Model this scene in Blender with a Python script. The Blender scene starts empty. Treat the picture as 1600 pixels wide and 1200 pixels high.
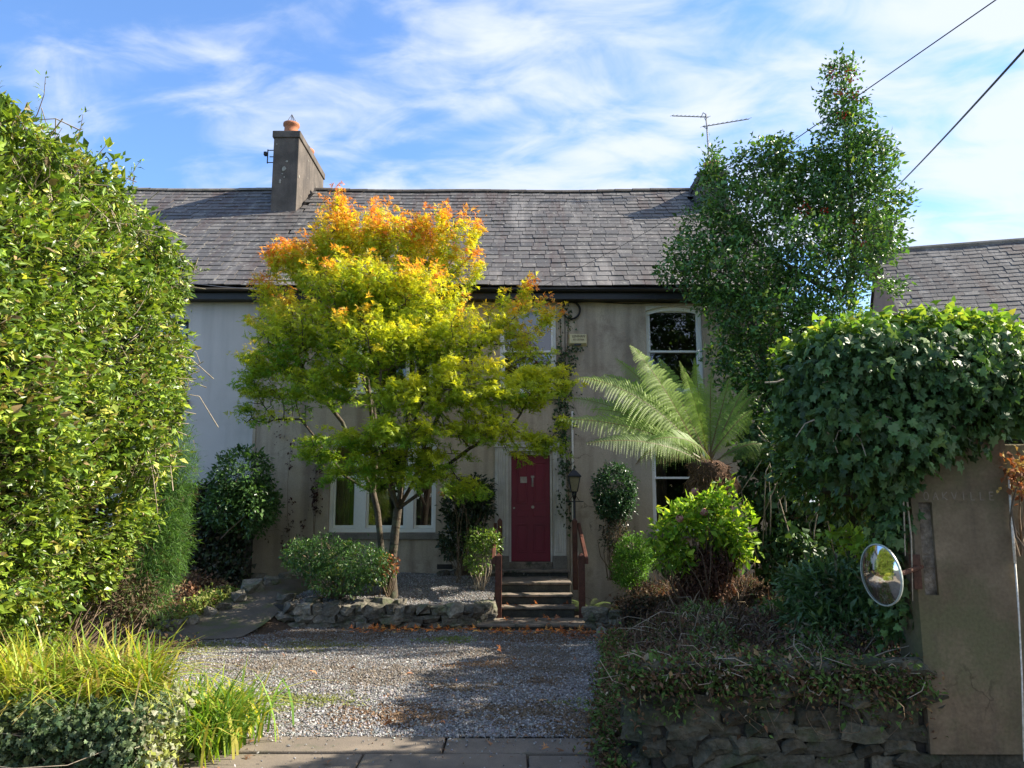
import bpy, math, random
import numpy as np
from mathutils import Vector, Matrix, kdtree

S = bpy.context.scene
C = S.collection
rng = np.random.default_rng(7)
random.seed(7)
rad = math.radians

# ------------------------------------------------------------------ camera, sky, sun, exposure
PITCH = rad(8.7); FPX = 1208.0; EYE = 1.75
cam_data = bpy.data.cameras.new('camera')
cam = bpy.data.objects.new('camera', cam_data); C.objects.link(cam)
cam.location = (0, 0, EYE); cam.rotation_euler = (math.pi/2 + PITCH, 0, 0)
cam_data.sensor_width = 36.0; cam_data.lens = 36.0*FPX/1600; cam_data.clip_end = 2000; cam_data.clip_start = 0.05
S.camera = cam

SUN_EL, SUN_AZ = 37.0, 10.0          # height, and degrees behind the plane of the facade, coming from the right
sd = Vector((math.cos(rad(SUN_AZ))*math.cos(rad(SUN_EL)), math.sin(rad(SUN_AZ))*math.cos(rad(SUN_EL)), math.sin(rad(SUN_EL))))
sun_data = bpy.data.lights.new('sun', 'SUN'); sun_data.energy = 4.6; sun_data.angle = rad(0.6); sun_data.color = (1.0, 0.91, 0.76)
sun = bpy.data.objects.new('sun', sun_data); C.objects.link(sun)
sun.rotation_euler = sd.to_track_quat('Z', 'Y').to_euler(); sun.location = (20, 5, 20)

W = bpy.data.worlds.new('World'); S.world = W; W.use_nodes = True
wn, wl = W.node_tree.nodes, W.node_tree.links
wn.clear()
def N(nodes, t, **k):
    n = nodes.new(t)
    for a, b in k.items():
        if a.startswith('i_'):
            n.inputs[a[2:].replace('_', ' ')].default_value = b
        else: setattr(n, a, b)
    return n
out = N(wn, 'ShaderNodeOutputWorld'); bg = N(wn, 'ShaderNodeBackground'); bg.inputs['Strength'].default_value = 0.15
sky = N(wn, 'ShaderNodeTexSky'); sky.sky_type = 'NISHITA'; sky.sun_disc = False
sky.sun_elevation = rad(SUN_EL); sky.sun_rotation = rad(90-SUN_AZ); sky.air_density = 1.0; sky.dust_density = 0.3; sky.ozone_density = 2.5
tc = N(wn, 'ShaderNodeTexCoord'); sep = N(wn, 'ShaderNodeSeparateXYZ'); wl.new(tc.outputs['Generated'], sep.inputs[0])
def M(nodes, links, op, a, b=None, clamp=False):
    n = nodes.new('ShaderNodeMath'); n.operation = op; n.use_clamp = clamp
    for i, v in enumerate((a, b)):
        if v is None: continue
        if isinstance(v, (int, float)): n.inputs[i].default_value = v
        else: links.new(v, n.inputs[i])
    return n.outputs[0]
zz = M(wn, wl, 'MAXIMUM', sep.outputs[2], 0.02); zz = M(wn, wl, 'ADD', zz, 0.18)
cx_ = M(wn, wl, 'DIVIDE', sep.outputs[0], zz); cy_ = M(wn, wl, 'DIVIDE', sep.outputs[1], zz)
comb = N(wn, 'ShaderNodeCombineXYZ'); wl.new(cx_, comb.inputs[0]); wl.new(cy_, comb.inputs[1])
mp = N(wn, 'ShaderNodeMapping'); mp.inputs['Rotation'].default_value = (0, 0, rad(35)); mp.inputs['Scale'].default_value = (0.8, 1.3, 1); mp.inputs['Location'].default_value = (0.9, 0.35, 0)
wl.new(comb.outputs[0], mp.inputs[0])
n1 = N(wn, 'ShaderNodeTexNoise'); n1.inputs['Scale'].default_value = 1.9; n1.inputs['Detail'].default_value = 9; n1.inputs['Roughness'].default_value = 0.5; n1.inputs['Distortion'].default_value = 0.5
n2 = N(wn, 'ShaderNodeTexNoise'); n2.inputs['Scale'].default_value = 6.0; n2.inputs['Detail'].default_value = 8; n2.inputs['Roughness'].default_value = 0.55; n2.inputs['Distortion'].default_value = 0.6
wl.new(mp.outputs[0], n1.inputs[0]); wl.new(mp.outputs[0], n2.inputs[0])
c1 = M(wn, wl, 'MULTIPLY', n1.outputs[0], 0.8); c2 = M(wn, wl, 'MULTIPLY', n2.outputs[0], 0.5)
cs = M(wn, wl, 'ADD', c1, c2)
side = M(wn, wl, 'MULTIPLY', sep.outputs[0], 0.20); cs = M(wn, wl, 'ADD', cs, side)
ramp = N(wn, 'ShaderNodeMapRange', interpolation_type='SMOOTHSTEP'); ramp.inputs['From Min'].default_value = 0.53; ramp.inputs['From Max'].default_value = 0.80; ramp.inputs['To Min'].default_value = 0.0; ramp.inputs['To Max'].default_value = 0.94
wl.new(cs, ramp.inputs[0])
mixw = N(wn, 'ShaderNodeMix', data_type='RGBA'); wl.new(ramp.outputs[0], mixw.inputs[0])
tint = N(wn, 'ShaderNodeMix', data_type='RGBA', blend_type='MULTIPLY'); tint.inputs[0].default_value = 1.0; tint.inputs[7].default_value = (.52, .63, .76, 1)
wl.new(sky.outputs[0], tint.inputs[6]); wl.new(tint.outputs[2], mixw.inputs[6]); mixw.inputs[7].default_value = (2.2, 2.38, 2.75, 1)
gain = N(wn, 'ShaderNodeMix', data_type='RGBA', blend_type='MULTIPLY'); gain.inputs[0].default_value = 1.0
gain.inputs[7].default_value = (1, 1, 1, 1)
wl.new(mixw.outputs[2], gain.inputs[6]); wl.new(gain.outputs[2], bg.inputs['Color']); wl.new(bg.outputs[0], out.inputs[0])

S.view_settings.view_transform = 'Standard'; S.view_settings.look = 'None'
S.view_settings.exposure = 1.5; S.view_settings.gamma = 1.0; S.view_settings.use_curve_mapping = False
S.render.engine = 'CYCLES'
S.cycles.max_bounces = 8; S.cycles.diffuse_bounces = 4; S.cycles.transparent_max_bounces = 12
S.cycles.use_denoising = True

# ------------------------------------------------------------------ helpers
def P(px, py, Y):
    """point seen at pixel (px, py) of the 1600 x 1200 photograph when it stands Y metres away"""
    fx = (px-800)/FPX; fy = (600-py)/FPX
    t = Y/(math.cos(PITCH)-fy*math.sin(PITCH))
    return Vector((fx*t, Y, EYE+t*(math.sin(PITCH)+fy*math.cos(PITCH))))

def tag(o, label=None, cat=None, group=None, kind=None):
    if label: o['label'] = label
    if cat: o['category'] = cat
    if group: o['group'] = group
    if kind: o['kind'] = kind
    return o
def thing(name, label, cat, loc=(0, 0, 0), rz=0, group=None):
    o = bpy.data.objects.new(name, None); C.objects.link(o); o.empty_display_size = 0.2
    o.location = loc; o.rotation_euler = (0, 0, rz)
    return tag(o, label, cat, group)
def link(name, mesh, parent=None, loc=None, rot=None, scale=None):
    o = bpy.data.objects.new(name, mesh); C.objects.link(o)
    if parent: o.parent = parent
    if loc is not None: o.location = loc
    if rot is not None: o.rotation_euler = rot
    if scale is not None: o.scale = scale
    return o

class MB:
    def __init__(s): s.v = []; s.f = []
    def add(s, vs, fs):
        b = len(s.v); s.v += [tuple(v) for v in vs]; s.f += [tuple(i+b for i in f) for f in fs]; return s
    def box(s, a, b):
        x0, y0, z0 = a; x1, y1, z1 = b
        return s.add([(x0,y0,z0),(x1,y0,z0),(x1,y1,z0),(x0,y1,z0),(x0,y0,z1),(x1,y0,z1),(x1,y1,z1),(x0,y1,z1)],
                     [(0,3,2,1),(4,5,6,7),(0,1,5,4),(1,2,6,5),(2,3,7,6),(3,0,4,7)])
    def tube(s, pts, r, n=6, caps=True):
        pts = [Vector(p) for p in pts]; rs = r if isinstance(r, (list, tuple)) else [r]*len(pts)
        b = len(s.v); up = Vector((0.13, 0.21, 1)).normalized()
        for i, p in enumerate(pts):
            d = (pts[min(i+1, len(pts)-1)]-pts[max(i-1, 0)]).normalized()
            a = d.cross(up)
            if a.length < 0.05: a = d.cross(Vector((1, 0, 0)))
            a.normalize(); c = d.cross(a)
            for k in range(n):
                t = 2*math.pi*k/n; s.v.append(tuple(p+(a*math.cos(t)+c*math.sin(t))*rs[i]))
        for i in range(len(pts)-1):
            for k in range(n):
                k2 = (k+1) % n; s.f.append((b+i*n+k, b+i*n+k2, b+(i+1)*n+k2, b+(i+1)*n+k))
        if caps:
            s.f.append(tuple(b+k for k in range(n))[::-1]); s.f.append(tuple(b+(len(pts)-1)*n+k for k in range(n)))
        return s
    def lathe(s, prof, c=(0, 0, 0), n=20, axis='z'):
        b = len(s.v)
        for r, z in prof:
            for k in range(n):
                t = 2*math.pi*k/n; s.v.append((c[0]+r*math.cos(t), c[1]+r*math.sin(t), c[2]+z))
        for i in range(len(prof)-1):
            for k in range(n):
                k2 = (k+1) % n; s.f.append((b+i*n+k, b+i*n+k2, b+(i+1)*n+k2, b+(i+1)*n+k))
        return s
    def mesh(s, name, mat, smooth=False):
        m = bpy.data.meshes.new(name); m.from_pydata(s.v, [], s.f); m.validate()
        if mat: m.materials.append(mat)
        if smooth: m.shade_smooth()
        return m
    def build(s, name, mat, parent=None, smooth=False, bevel=0):
        o = link(name, s.mesh(name, mat, smooth), parent)
        if bevel:
            md = o.modifiers.new('bevel', 'BEVEL'); md.width = bevel; md.segments = 2; md.limit_method = 'ANGLE'
        return o

def np_mesh(name, V, F, mat, col=None, smooth=False):
    """V: n x 3, F: m x 3 triangles, col: n x 3"""
    me = bpy.data.meshes.new(name); nv, nf = len(V), len(F)
    me.vertices.add(nv); me.vertices.foreach_set('co', np.asarray(V, np.float32).ravel())
    me.loops.add(nf*3); me.loops.foreach_set('vertex_index', np.asarray(F, np.int32).ravel())
    me.polygons.add(nf); me.polygons.foreach_set('loop_start', np.arange(0, nf*3, 3, dtype=np.int32))
    me.update(calc_edges=True)
    if col is not None:
        a = me.color_attributes.new('Col', 'FLOAT_COLOR', 'POINT')
        cc = np.ones((nv, 4), np.float32); cc[:, :3] = col; a.data.foreach_set('color', cc.ravel())
    if mat: me.materials.append(mat)
    if smooth: me.shade_smooth()
    else: me.shade_flat()
    return me

# leaf outlines: (verts, triangles); leaf runs along +y from the origin, normal +z
T_OVATE = (np.array([(0,0,0),(-.27,.42,.08),(0,1,-.10),(.27,.42,.08),(0,.5,-.02)], float), np.array([(0,4,1),(1,4,2),(0,3,4),(3,2,4)]))
T_LONG = (np.array([(0,0,0),(-.15,.42,.05),(0,1,-.16),(.15,.42,.05),(0,.5,0)], float), np.array([(0,4,1),(1,4,2),(0,3,4),(3,2,4)]))
T_IVY = (np.array([(0,.05,0),(-.46,-.02,-.05),(-.36,.42,.04),(0,1,-.09),(.36,.42,.04),(.46,-.02,-.05),(0,.4,.05)], float),
         np.array([(0,6,1),(1,6,2),(2,6,3),(3,6,4),(4,6,5),(5,6,0)]))
T_IVY2 = (np.array([(0,.30,.06),(0,.02,0),(-.26,-.12,-.04),(-.47,.10,-.08),(-.30,.28,.0),(-.40,.60,-.06),(-.15,.62,.02),(0,1,-.08),(.15,.62,.02),(.40,.60,-.06),(.30,.28,0),(.47,.10,-.08),(.26,-.12,-.04)], float),
          np.array([(0, i+1, i) for i in range(1, 12)]+[(0, 1, 12)]))
T_STRAW = (np.array([(-.04,0,0),(.04,0,0),(.03,.5,.12),(-.03,.5,.12),(0,1,-.05)], float), np.array([(0,1,2),(0,2,3),(3,2,4)]))
T_PALM = (np.array([(0,.22,0),(-.13,.10,0),(-.54,.10,-.08),(-.17,.32,.03),(-.40,.70,-.08),(-.13,.42,.03),(0,1,-.14),(.13,.42,.03),(.40,.70,-.08),(.17,.32,.03),(.54,.10,-.08),(.13,.10,0)], float),
          np.array([(1,3,2),(3,5,4),(5,7,6),(7,9,8),(9,11,10),(1,11,3),(3,11,9)]))
T_DRY = (np.array([(0,0,0),(-.3,.5,.16),(0,1,.05),(.3,.45,.2)], float), np.array([(0,3,1),(1,3,2)]))

def unit(a): return a/np.maximum(np.linalg.norm(a, axis=-1, keepdims=True), 1e-9)
def leaf_mesh(name, pos, d, nrm, size, col, tmpl, mat):
    tv, tf = tmpl; n = len(pos)
    d = unit(d); x = unit(np.cross(d, nrm)); z = np.cross(x, d)
    size = np.broadcast_to(np.asarray(size, float), (n,))
    wid = rng.uniform(.8, 1.2, n)
    V = pos[:, None, :] + size[:, None, None]*(tv[None, :, 0:1]*wid[:, None, None]*x[:, None, :] + tv[None, :, 1:2]*d[:, None, :] + tv[None, :, 2:3]*rng.uniform(.3, 1.9, n)[:, None, None]*z[:, None, :])
    F = tf[None] + (np.arange(n)*len(tv))[:, None, None]
    cc = np.repeat(col, len(tv), axis=0)
    return np_mesh(name, V.reshape(-1, 3), F.reshape(-1, 3), mat, cc)

def foliage(name, cen, nor, k, spread, size, colfn, tmpl, mat, parent=None, out_w=1.0, rnd=0.8, droop=0.0, up_n=1.0, sizevar=.3):
    cen = np.asarray(cen, float); nor = unit(np.asarray(nor, float))
    n = len(cen)*k
    c = np.repeat(cen, k, 0); m = np.repeat(nor, k, 0)
    d = unit(m*out_w + rng.normal(size=(n, 3))*rnd + np.array((0, 0, -droop)))
    pos = c + rng.normal(size=(n, 3))*spread + d*size*.2
    up = np.array((0, 0, 1.0))*up_n + m*.5 + rng.normal(size=(n, 3))*.45
    sz = size*np.clip(rng.normal(1, sizevar, n), .45, 1.7)
    col = np.clip(colfn(pos, c, n), 0.004, .95)
    return link(name, leaf_mesh(name, pos, d, up, sz, col, tmpl, mat), parent)

def colfn(cols, weights=None, var=.18, clump=.22):
    """leaf colours: each clump of leaves keeps to one tint, single leaves vary a little"""
    cols = np.array(cols, float)
    def f(pos, c, n):
        key = np.floor(c[:, 0]*977.1+c[:, 1]*613.7+c[:, 2]*331.3).astype(np.int64)
        u = (np.sin(key*12.9898)*43758.5453) % 1.0
        v = (np.sin(key*78.233)*12543.123) % 1.0
        w = np.cumsum(np.array(weights if weights else [1]*len(cols), float)); w /= w[-1]
        mixd = np.where(rng.random(n) < .6, u, rng.random(n))
        i = np.minimum(np.searchsorted(w, mixd), len(cols)-1)
        return cols[i]*(1+(v-.5)*2*clump)[:, None]*(1+rng.normal(size=(n, 1))*var)
    return f

def blob_pts(blobs, n, inner=.6, flat=0):
    """blobs: list of (centre, (rx, ry, rz)); returns centres near the surface and outward normals"""
    w = np.array([b[1][0]*b[1][2]+b[1][0]*b[1][1]+b[1][1]*b[1][2] for b in blobs]); w = w/w.sum()
    idx = rng.choice(len(blobs), n, p=w)
    bc = np.array([tuple(b[0]) for b in blobs], float)[idx]; br = np.array([b[1] for b in blobs], float)[idx]
    d = unit(rng.normal(size=(n, 3))); r = rng.uniform(inner, 1.0, (n, 1))**.7
    return bc + d*br*r, unit(d/br)

def px_blob(px, py, Y, rx, ry, dy=None):
    c = P(px, py, Y); s = Y/FPX
    return (c, (rx*s, dy if dy else max(.25, rx*s*.8), ry*s))

def colonize(attr, trunk, step=.12, infl=1.2, kill=.16, iters=160, up=.0):
    """space colonisation: trunk = list of polylines, each (points, parent index or None)"""
    pts = []; par = []
    for line, p0 in trunk:
        prev = p0
        for i in range(len(line)-1):
            a, b = Vector(line[i]), Vector(line[i+1]); m = max(1, int((b-a).length/step))
            for j in range(m+1 if i == len(line)-2 else m):
                if prev is not None and i == 0 and j == 0: continue
                pts.append(tuple(a.lerp(b, j/m))); par.append(-1 if prev is None else prev); prev = len(pts)-1
    pts = [np.array(p) for p in pts]
    A = np.asarray(attr, float); alive = np.ones(len(A), bool)
    best = np.full(len(A), 1e9); bi = np.zeros(len(A), int); start = 0
    for it in range(iters):
        new = np.array(pts[start:]);
        if len(new):
            D = np.linalg.norm(A[:, None]-new[None], axis=2); j = D.argmin(1); dm = D[np.arange(len(A)), j]
            u = dm < best; best[u] = dm[u]; bi[u] = j[u]+start
        start = len(pts); alive &= best > kill
        sel = np.where(alive & (best < infl))[0]
        if not len(sel): break
        acc = {}
        for a in sel:
            v = A[a]-pts[bi[a]]; acc.setdefault(bi[a], []).append(v/np.linalg.norm(v))
        for b, vs in acc.items():
            v = np.sum(vs, 0)+np.array((0, 0, up))+rng.normal(size=3)*.12
            l = np.linalg.norm(v)
            if l < .05: continue
            q = pts[b]+v/l*step
            pts.append(q); par.append(b)
    return np.array(pts), np.array(par)

def branch_radii(par, tip=.004, e=2.3, rmax=.14):
    n = len(par); acc = np.zeros(n)
    for i in range(n-1, -1, -1):
        if acc[i] == 0: acc[i] = tip**e
        if par[i] >= 0: acc[par[i]] += acc[i]*1.0
    return np.minimum(acc**(1/e), rmax)

def branch_mesh(name, pts, par, r, mat, rmin=.0, sides=6):
    V = []; F = []
    k = np.arange(sides)*2*math.pi/sides
    for i in range(len(pts)):
        p = par[i]
        if p < 0 or r[i] < rmin: continue
        d = pts[i]-pts[p]; l = np.linalg.norm(d)
        if l < 1e-5: continue
        d = d/l; a = np.cross(d, (.2, .1, 1.)); a /= max(np.linalg.norm(a), 1e-6); c = np.cross(d, a)
        ring = np.cos(k)[:, None]*a+np.sin(k)[:, None]*c
        r0 = min(r[p], r[i]*1.25)
        b = len(V); V.extend(pts[p]-d*r0*.3+ring*r0); V.extend(pts[i]+ring*r[i])
        for q in range(sides):
            q2 = (q+1) % sides
            F.append((b+q, b+q2, b+sides+q2)); F.append((b+q, b+sides+q2, b+sides+q))
    return np_mesh(name, np.array(V), np.array(F), mat, None, True)

def twigs(name, starts, ends, r0, r1, mat, parent=None, bend=.12, seg=3, sides=4):
    mb = MB()
    for a, b in zip(starts, ends):
        a = Vector(a); b = Vector(b); L = (b-a).length
        off = Vector(rng.normal(size=3))*L*bend
        pts = [a.lerp(b, t)+off*math.sin(math.pi*t) for t in [i/seg for i in range(seg+1)]]
        mb.tube(pts, [r0+(r1-r0)*i/seg for i in range(seg+1)], sides, False)
    return mb.build(name, mat, parent, smooth=True)

def sstep(a, b, x): 
    t = np.clip((np.asarray(x, float)-a)/(b-a), 0, 1); return t*t*(3-2*t)
def vnoise(x, y, s=1.0, seed=0):
    x = np.asarray(x, float)*s; y = np.asarray(y, float)*s
    return (np.sin(x*1.7+seed*1.3+1.3*np.sin(y*1.1+seed))+np.sin(y*2.3+seed*2.1+1.7*np.sin(x*.9-seed))+.5*np.sin(x*4.1+y*3.3+seed)+.5*np.sin(x*-3.7+y*5.1+seed*3))/3

# ------------------------------------------------------------------ materials
def mat_base(name):
    m = bpy.data.materials.new(name); m.use_nodes = True; t = m.node_tree
    return m, t.nodes, t.links, t.nodes['Principled BSDF']
def surf(name, c1, c2, rough=.85, scale=3.0, detail=8, bump=.3, bscale=40, bdist=.01, streak=None, c3=None, c3r=(.6, .75), s3=1.3, metal=0, rnd=0, spec=.3, coord='obj', fine=0.25, cracks=0):
    """mottled surface: two colours by noise, an optional third in patches, optional vertical streaks, bump"""
    m, n, l, b = mat_base(name)
    tc = n.new('ShaderNodeTexCoord'); vec = tc.outputs['Object']
    if coord == 'world':
        g = n.new('ShaderNodeNewGeometry'); vec = g.outputs['Position']
    no = N(n, 'ShaderNodeTexNoise'); no.inputs['Scale'].default_value = scale; no.inputs['Detail'].default_value = detail; no.inputs['Roughness'].default_value = .62
    l.new(vec, no.inputs[0])
    r = N(n, 'ShaderNodeMapRange'); r.inputs['From Min'].default_value = .35; r.inputs['From Max'].default_value = .65; l.new(no.outputs[0], r.inputs[0])
    mx = N(n, 'ShaderNodeMix', data_type='RGBA'); l.new(r.outputs[0], mx.inputs[0]); mx.inputs[6].default_value = (*c1, 1); mx.inputs[7].default_value = (*c2, 1)
    colr = mx.outputs[2]
    if streak:
        mp = N(n, 'ShaderNodeMapping'); mp.inputs['Scale'].default_value = (streak[1], streak[1], streak[1]*.09); l.new(vec, mp.inputs[0])
        s = N(n, 'ShaderNodeTexNoise'); s.inputs['Scale'].default_value = 1; s.inputs['Detail'].default_value = 6; l.new(mp.outputs[0], s.inputs[0])
        sr = N(n, 'ShaderNodeMapRange'); sr.inputs['From Min'].default_value = streak[2]; sr.inputs['From Max'].default_value = streak[3]; sr.inputs['To Max'].default_value = .8; l.new(s.outputs[0], sr.inputs[0])
        m2 = N(n, 'ShaderNodeMix', data_type='RGBA'); l.new(sr.outputs[0], m2.inputs[0]); l.new(colr, m2.inputs[6]); m2.inputs[7].default_value = (*streak[0], 1); colr = m2.outputs[2]
    if c3:
        s = N(n, 'ShaderNodeTexNoise'); s.inputs['Scale'].default_value = s3; s.inputs['Detail'].default_value = 10; s.inputs['Roughness'].default_value = .7; l.new(vec, s.inputs[0])
        sr = N(n, 'ShaderNodeMapRange'); sr.inputs['From Min'].default_value = c3r[0]; sr.inputs['From Max'].default_value = c3r[1]; l.new(s.outputs[0], sr.inputs[0])
        m2 = N(n, 'ShaderNodeMix', data_type='RGBA'); l.new(sr.outputs[0], m2.inputs[0]); l.new(colr, m2.inputs[6]); m2.inputs[7].default_value = (*c3, 1); colr = m2.outputs[2]
    if fine:
        s = N(n, 'ShaderNodeTexNoise'); s.inputs['Scale'].default_value = bscale*1.5; s.inputs['Detail'].default_value = 4; l.new(vec, s.inputs[0])
        sr = N(n, 'ShaderNodeMapRange'); sr.inputs['From Min'].default_value = .3; sr.inputs['From Max'].default_value = .7; sr.inputs['To Min'].default_value = 1-fine; sr.inputs['To Max'].default_value = 1+fine; l.new(s.outputs[0], sr.inputs[0])
        m2 = N(n, 'ShaderNodeMix', data_type='RGBA', blend_type='MULTIPLY'); m2.inputs[0].default_value = 1; l.new(colr, m2.inputs[6]); l.new(sr.outputs[0], m2.inputs[7]); colr = m2.outputs[2]
    if cracks:
        dn = N(n, 'ShaderNodeTexNoise'); dn.inputs['Scale'].default_value = 3; dn.inputs['Detail'].default_value = 6; l.new(vec, dn.inputs[0])
        ad = N(n, 'ShaderNodeMix', data_type='RGBA', blend_type='ADD'); ad.inputs[0].default_value = .55; l.new(vec, ad.inputs[6]); l.new(dn.outputs['Color'], ad.inputs[7])
        vo = N(n, 'ShaderNodeTexVoronoi', feature='DISTANCE_TO_EDGE'); vo.inputs['Scale'].default_value = cracks; l.new(ad.outputs[2], vo.inputs[0])
        sr = N(n, 'ShaderNodeMapRange'); sr.inputs['From Min'].default_value = .002; sr.inputs['From Max'].default_value = .009*cracks; sr.inputs['To Min'].default_value = .55; sr.inputs['To Max'].default_value = 1; l.new(vo.outputs['Distance'], sr.inputs[0])
        mk = N(n, 'ShaderNodeTexNoise'); mk.inputs['Scale'].default_value = 1.3; l.new(vec, mk.inputs[0]); mr_ = N(n, 'ShaderNodeMapRange'); mr_.inputs['From Min'].default_value = .5; mr_.inputs['From Max'].default_value = .6; l.new(mk.outputs[0], mr_.inputs[0])
        m2 = N(n, 'ShaderNodeMix', data_type='RGBA', blend_type='MULTIPLY'); l.new(mr_.outputs[0], m2.inputs[0]); l.new(colr, m2.inputs[6]); l.new(sr.outputs[0], m2.inputs[7]); colr = m2.outputs[2]
    if rnd:
        oi = n.new('ShaderNodeObjectInfo'); sr = N(n, 'ShaderNodeMapRange'); sr.inputs['To Min'].default_value = 1-rnd; sr.inputs['To Max'].default_value = 1+rnd; l.new(oi.outputs['Random'], sr.inputs[0])
        m2 = N(n, 'ShaderNodeMix', data_type='RGBA', blend_type='MULTIPLY'); m2.inputs[0].default_value = 1; l.new(colr, m2.inputs[6]); l.new(sr.outputs[0], m2.inputs[7]); colr = m2.outputs[2]
    l.new(colr, b.inputs['Base Color'])
    b.inputs['Roughness'].default_value = rough; b.inputs['Metallic'].default_value = metal; b.inputs['Specular IOR Level'].default_value = spec
    if bump:
        s = N(n, 'ShaderNodeTexNoise'); s.inputs['Scale'].default_value = bscale; s.inputs['Detail'].default_value = 6; l.new(vec, s.inputs[0])
        bp = N(n, 'ShaderNodeBump'); bp.inputs['Strength'].default_value = bump; bp.inputs['Distance'].default_value = bdist; l.new(s.outputs[0], bp.inputs['Height']); l.new(bp.outputs[0], b.inputs['Normal'])
    return m
def leafmat(name, transl=.35, rough=.42, spec=.45, tint=(1.25, 1.3, .6)):
    m, n, l, b = mat_base(name)
    a = n.new('ShaderNodeAttribute'); a.attribute_name = 'Col'
    l.new(a.outputs['Color'], b.inputs['Base Color']); b.inputs['Roughness'].default_value = rough; b.inputs['Specular IOR Level'].default_value = spec
    t = n.new('ShaderNodeBsdfTranslucent'); tm = N(n, 'ShaderNodeMix', data_type='RGBA', blend_type='MULTIPLY'); tm.inputs[0].default_value = 1
    l.new(a.outputs['Color'], tm.inputs[6]); tm.inputs[7].default_value = (*tint, 1); l.new(tm.outputs[2], t.inputs[0])
    mx = n.new('ShaderNodeMixShader'); mx.inputs[0].default_value = transl; l.new(b.outputs[0], mx.inputs[1]); l.new(t.outputs[0], mx.inputs[2])
    l.new(mx.outputs[0], n['Material Output'].inputs[0])
    return m
def colmat(name, rough=.8, spec=.3, bump=.2, bscale=80):
    m, n, l, b = mat_base(name)
    a = n.new('ShaderNodeAttribute'); a.attribute_name = 'Col'
    l.new(a.outputs['Color'], b.inputs['Base Color']); b.inputs['Roughness'].default_value = rough; b.inputs['Specular IOR Level'].default_value = spec
    if bump:
        g = n.new('ShaderNodeNewGeometry'); s = N(n, 'ShaderNodeTexNoise'); s.inputs['Scale'].default_value = bscale; l.new(g.outputs['Position'], s.inputs[0])
        bp = N(n, 'ShaderNodeBump'); bp.inputs['Strength'].default_value = bump; bp.inputs['Distance'].default_value = .01; l.new(s.outputs[0], bp.inputs['Height']); l.new(bp.outputs[0], b.inputs['Normal'])
    return m

M_leaf = leafmat('glossy_leaf', .28, .36, .5)
M_soft = leafmat('soft_leaf', .42, .55, .25, (1.2, 1.25, .5))
M_maple = leafmat('maple_leaf', .5, .5, .3, (1.5, 1.35, .5))
M_dark = leafmat('evergreen_leaf', .28, .36, .5)
M_ivy = leafmat('ivy_leaf', .2, .5, .35)
M_grass = leafmat('blade', .4, .45, .35, (1.3, 1.3, .5))
M_dry = leafmat('dry_leaf', .2, .8, .15, (1.3, 1.0, .6))
M_fern = leafmat('fern_leaf', .45, .5, .3, (1.3, 1.35, .6))
M_bark = surf('maple_bark', (.10, .078, .055), (.045, .038, .03), .85, 6, bump=.6, bscale=30, bdist=.02, c3=(.14, .17, .10), c3r=(.52, .7), s3=3)
M_bark2 = surf('grey_bark', (.17, .14, .11), (.09, .075, .06), .9, 8, bump=.6, bscale=30, bdist=.02)
M_twig = surf('twig', (.22, .16, .10), (.12, .085, .06), .85, 10, bump=0)
M_paletwig = surf('pale_twig', (.42, .36, .27), (.25, .2, .15), .85, 10, bump=0)
M_render = surf('cement_render', (.50, .42, .32), (.41, .34, .26), .93, 1.1, 10, .35, 55, .012, streak=((.24, .195, .15), 3.6, .48, .7), c3=(.22, .165, .13), c3r=(.53, .68), s3=.9, coord='world', fine=.14, cracks=.9)
M_paint = surf('pale_masonry_paint', (.54, .52, .50), (.50, .485, .465), .8, 2.0, bump=.12, bscale=60, streak=((.36, .355, .34), 3, .5, .75), c3=(.42, .41, .39), c3r=(.5, .7), s3=.6, coord='world', fine=.06)
M_chim = surf('chimney_render', (.135, .115, .10), (.08, .07, .062), .95, 3, bump=.5, bscale=40, streak=((.06, .052, .048), 4, .5, .7), coord='world', fine=.22)
M_lichen = surf('lichen', (.34, .33, .29), (.24, .23, .2), .95, 14, bump=.3)
M_black = surf('black_paint', (.012, .012, .013), (.02, .02, .02), .45, 4, bump=.05, spec=.4)
M_white = surf('white_gloss_paint', (.82, .82, .80), (.76, .76, .73), .35, 3, bump=.04, bscale=20, spec=.5, fine=.03)
M_trim = surf('weathered_white_trim', (.62, .60, .55), (.48, .45, .40), .7, 3, bump=.15, streak=((.26, .24, .2), 5, .5, .75), coord='world', fine=.1)
M_door = surf('crimson_door_paint', (.20, .013, .034), (.165, .012, .029), .38, 2, bump=.08, bscale=25, spec=.4, fine=.05)
M_stonetrim = surf('stone_trim', (.22, .2, .17), (.14, .125, .105), .92, 4, bump=.4, bscale=50, c3=(.08, .085, .05), c3r=(.55, .7), coord='world')
M_step = surf('worn_step_concrete', (.25, .20, .155), (.13, .11, .09), .9, 3.5, bump=.5, bscale=60, c3=(.06, .065, .045), c3r=(.52, .62), s3=4, coord='world')
M_riser = surf('dark_riser', (.07, .068, .055), (.035, .035, .03), .95, 5, bump=.7, bscale=40, c3=(.27, .27, .24), c3r=(.62, .68), s3=5, coord='world')  # risers much darker than the treads, with pale patches
M_slab = surf('pavement_slab', (.20, .165, .13), (.13, .11, .09), .92, 2.5, bump=.5, bscale=120, bdist=.006, c3=(.09, .10, .06), c3r=(.58, .72), s3=3, coord='world')
M_road = surf('asphalt', (.055, .055, .055), (.04, .04, .042), .92, 5, bump=.5, bscale=90, coord='world')
M_path = surf('path_concrete', (.15, .125, .10), (.10, .088, .07), .93, 2.0, bump=.5, bscale=70, c3=(.09, .115, .03), c3r=(.5, .64), s3=1.6, coord='world')
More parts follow.
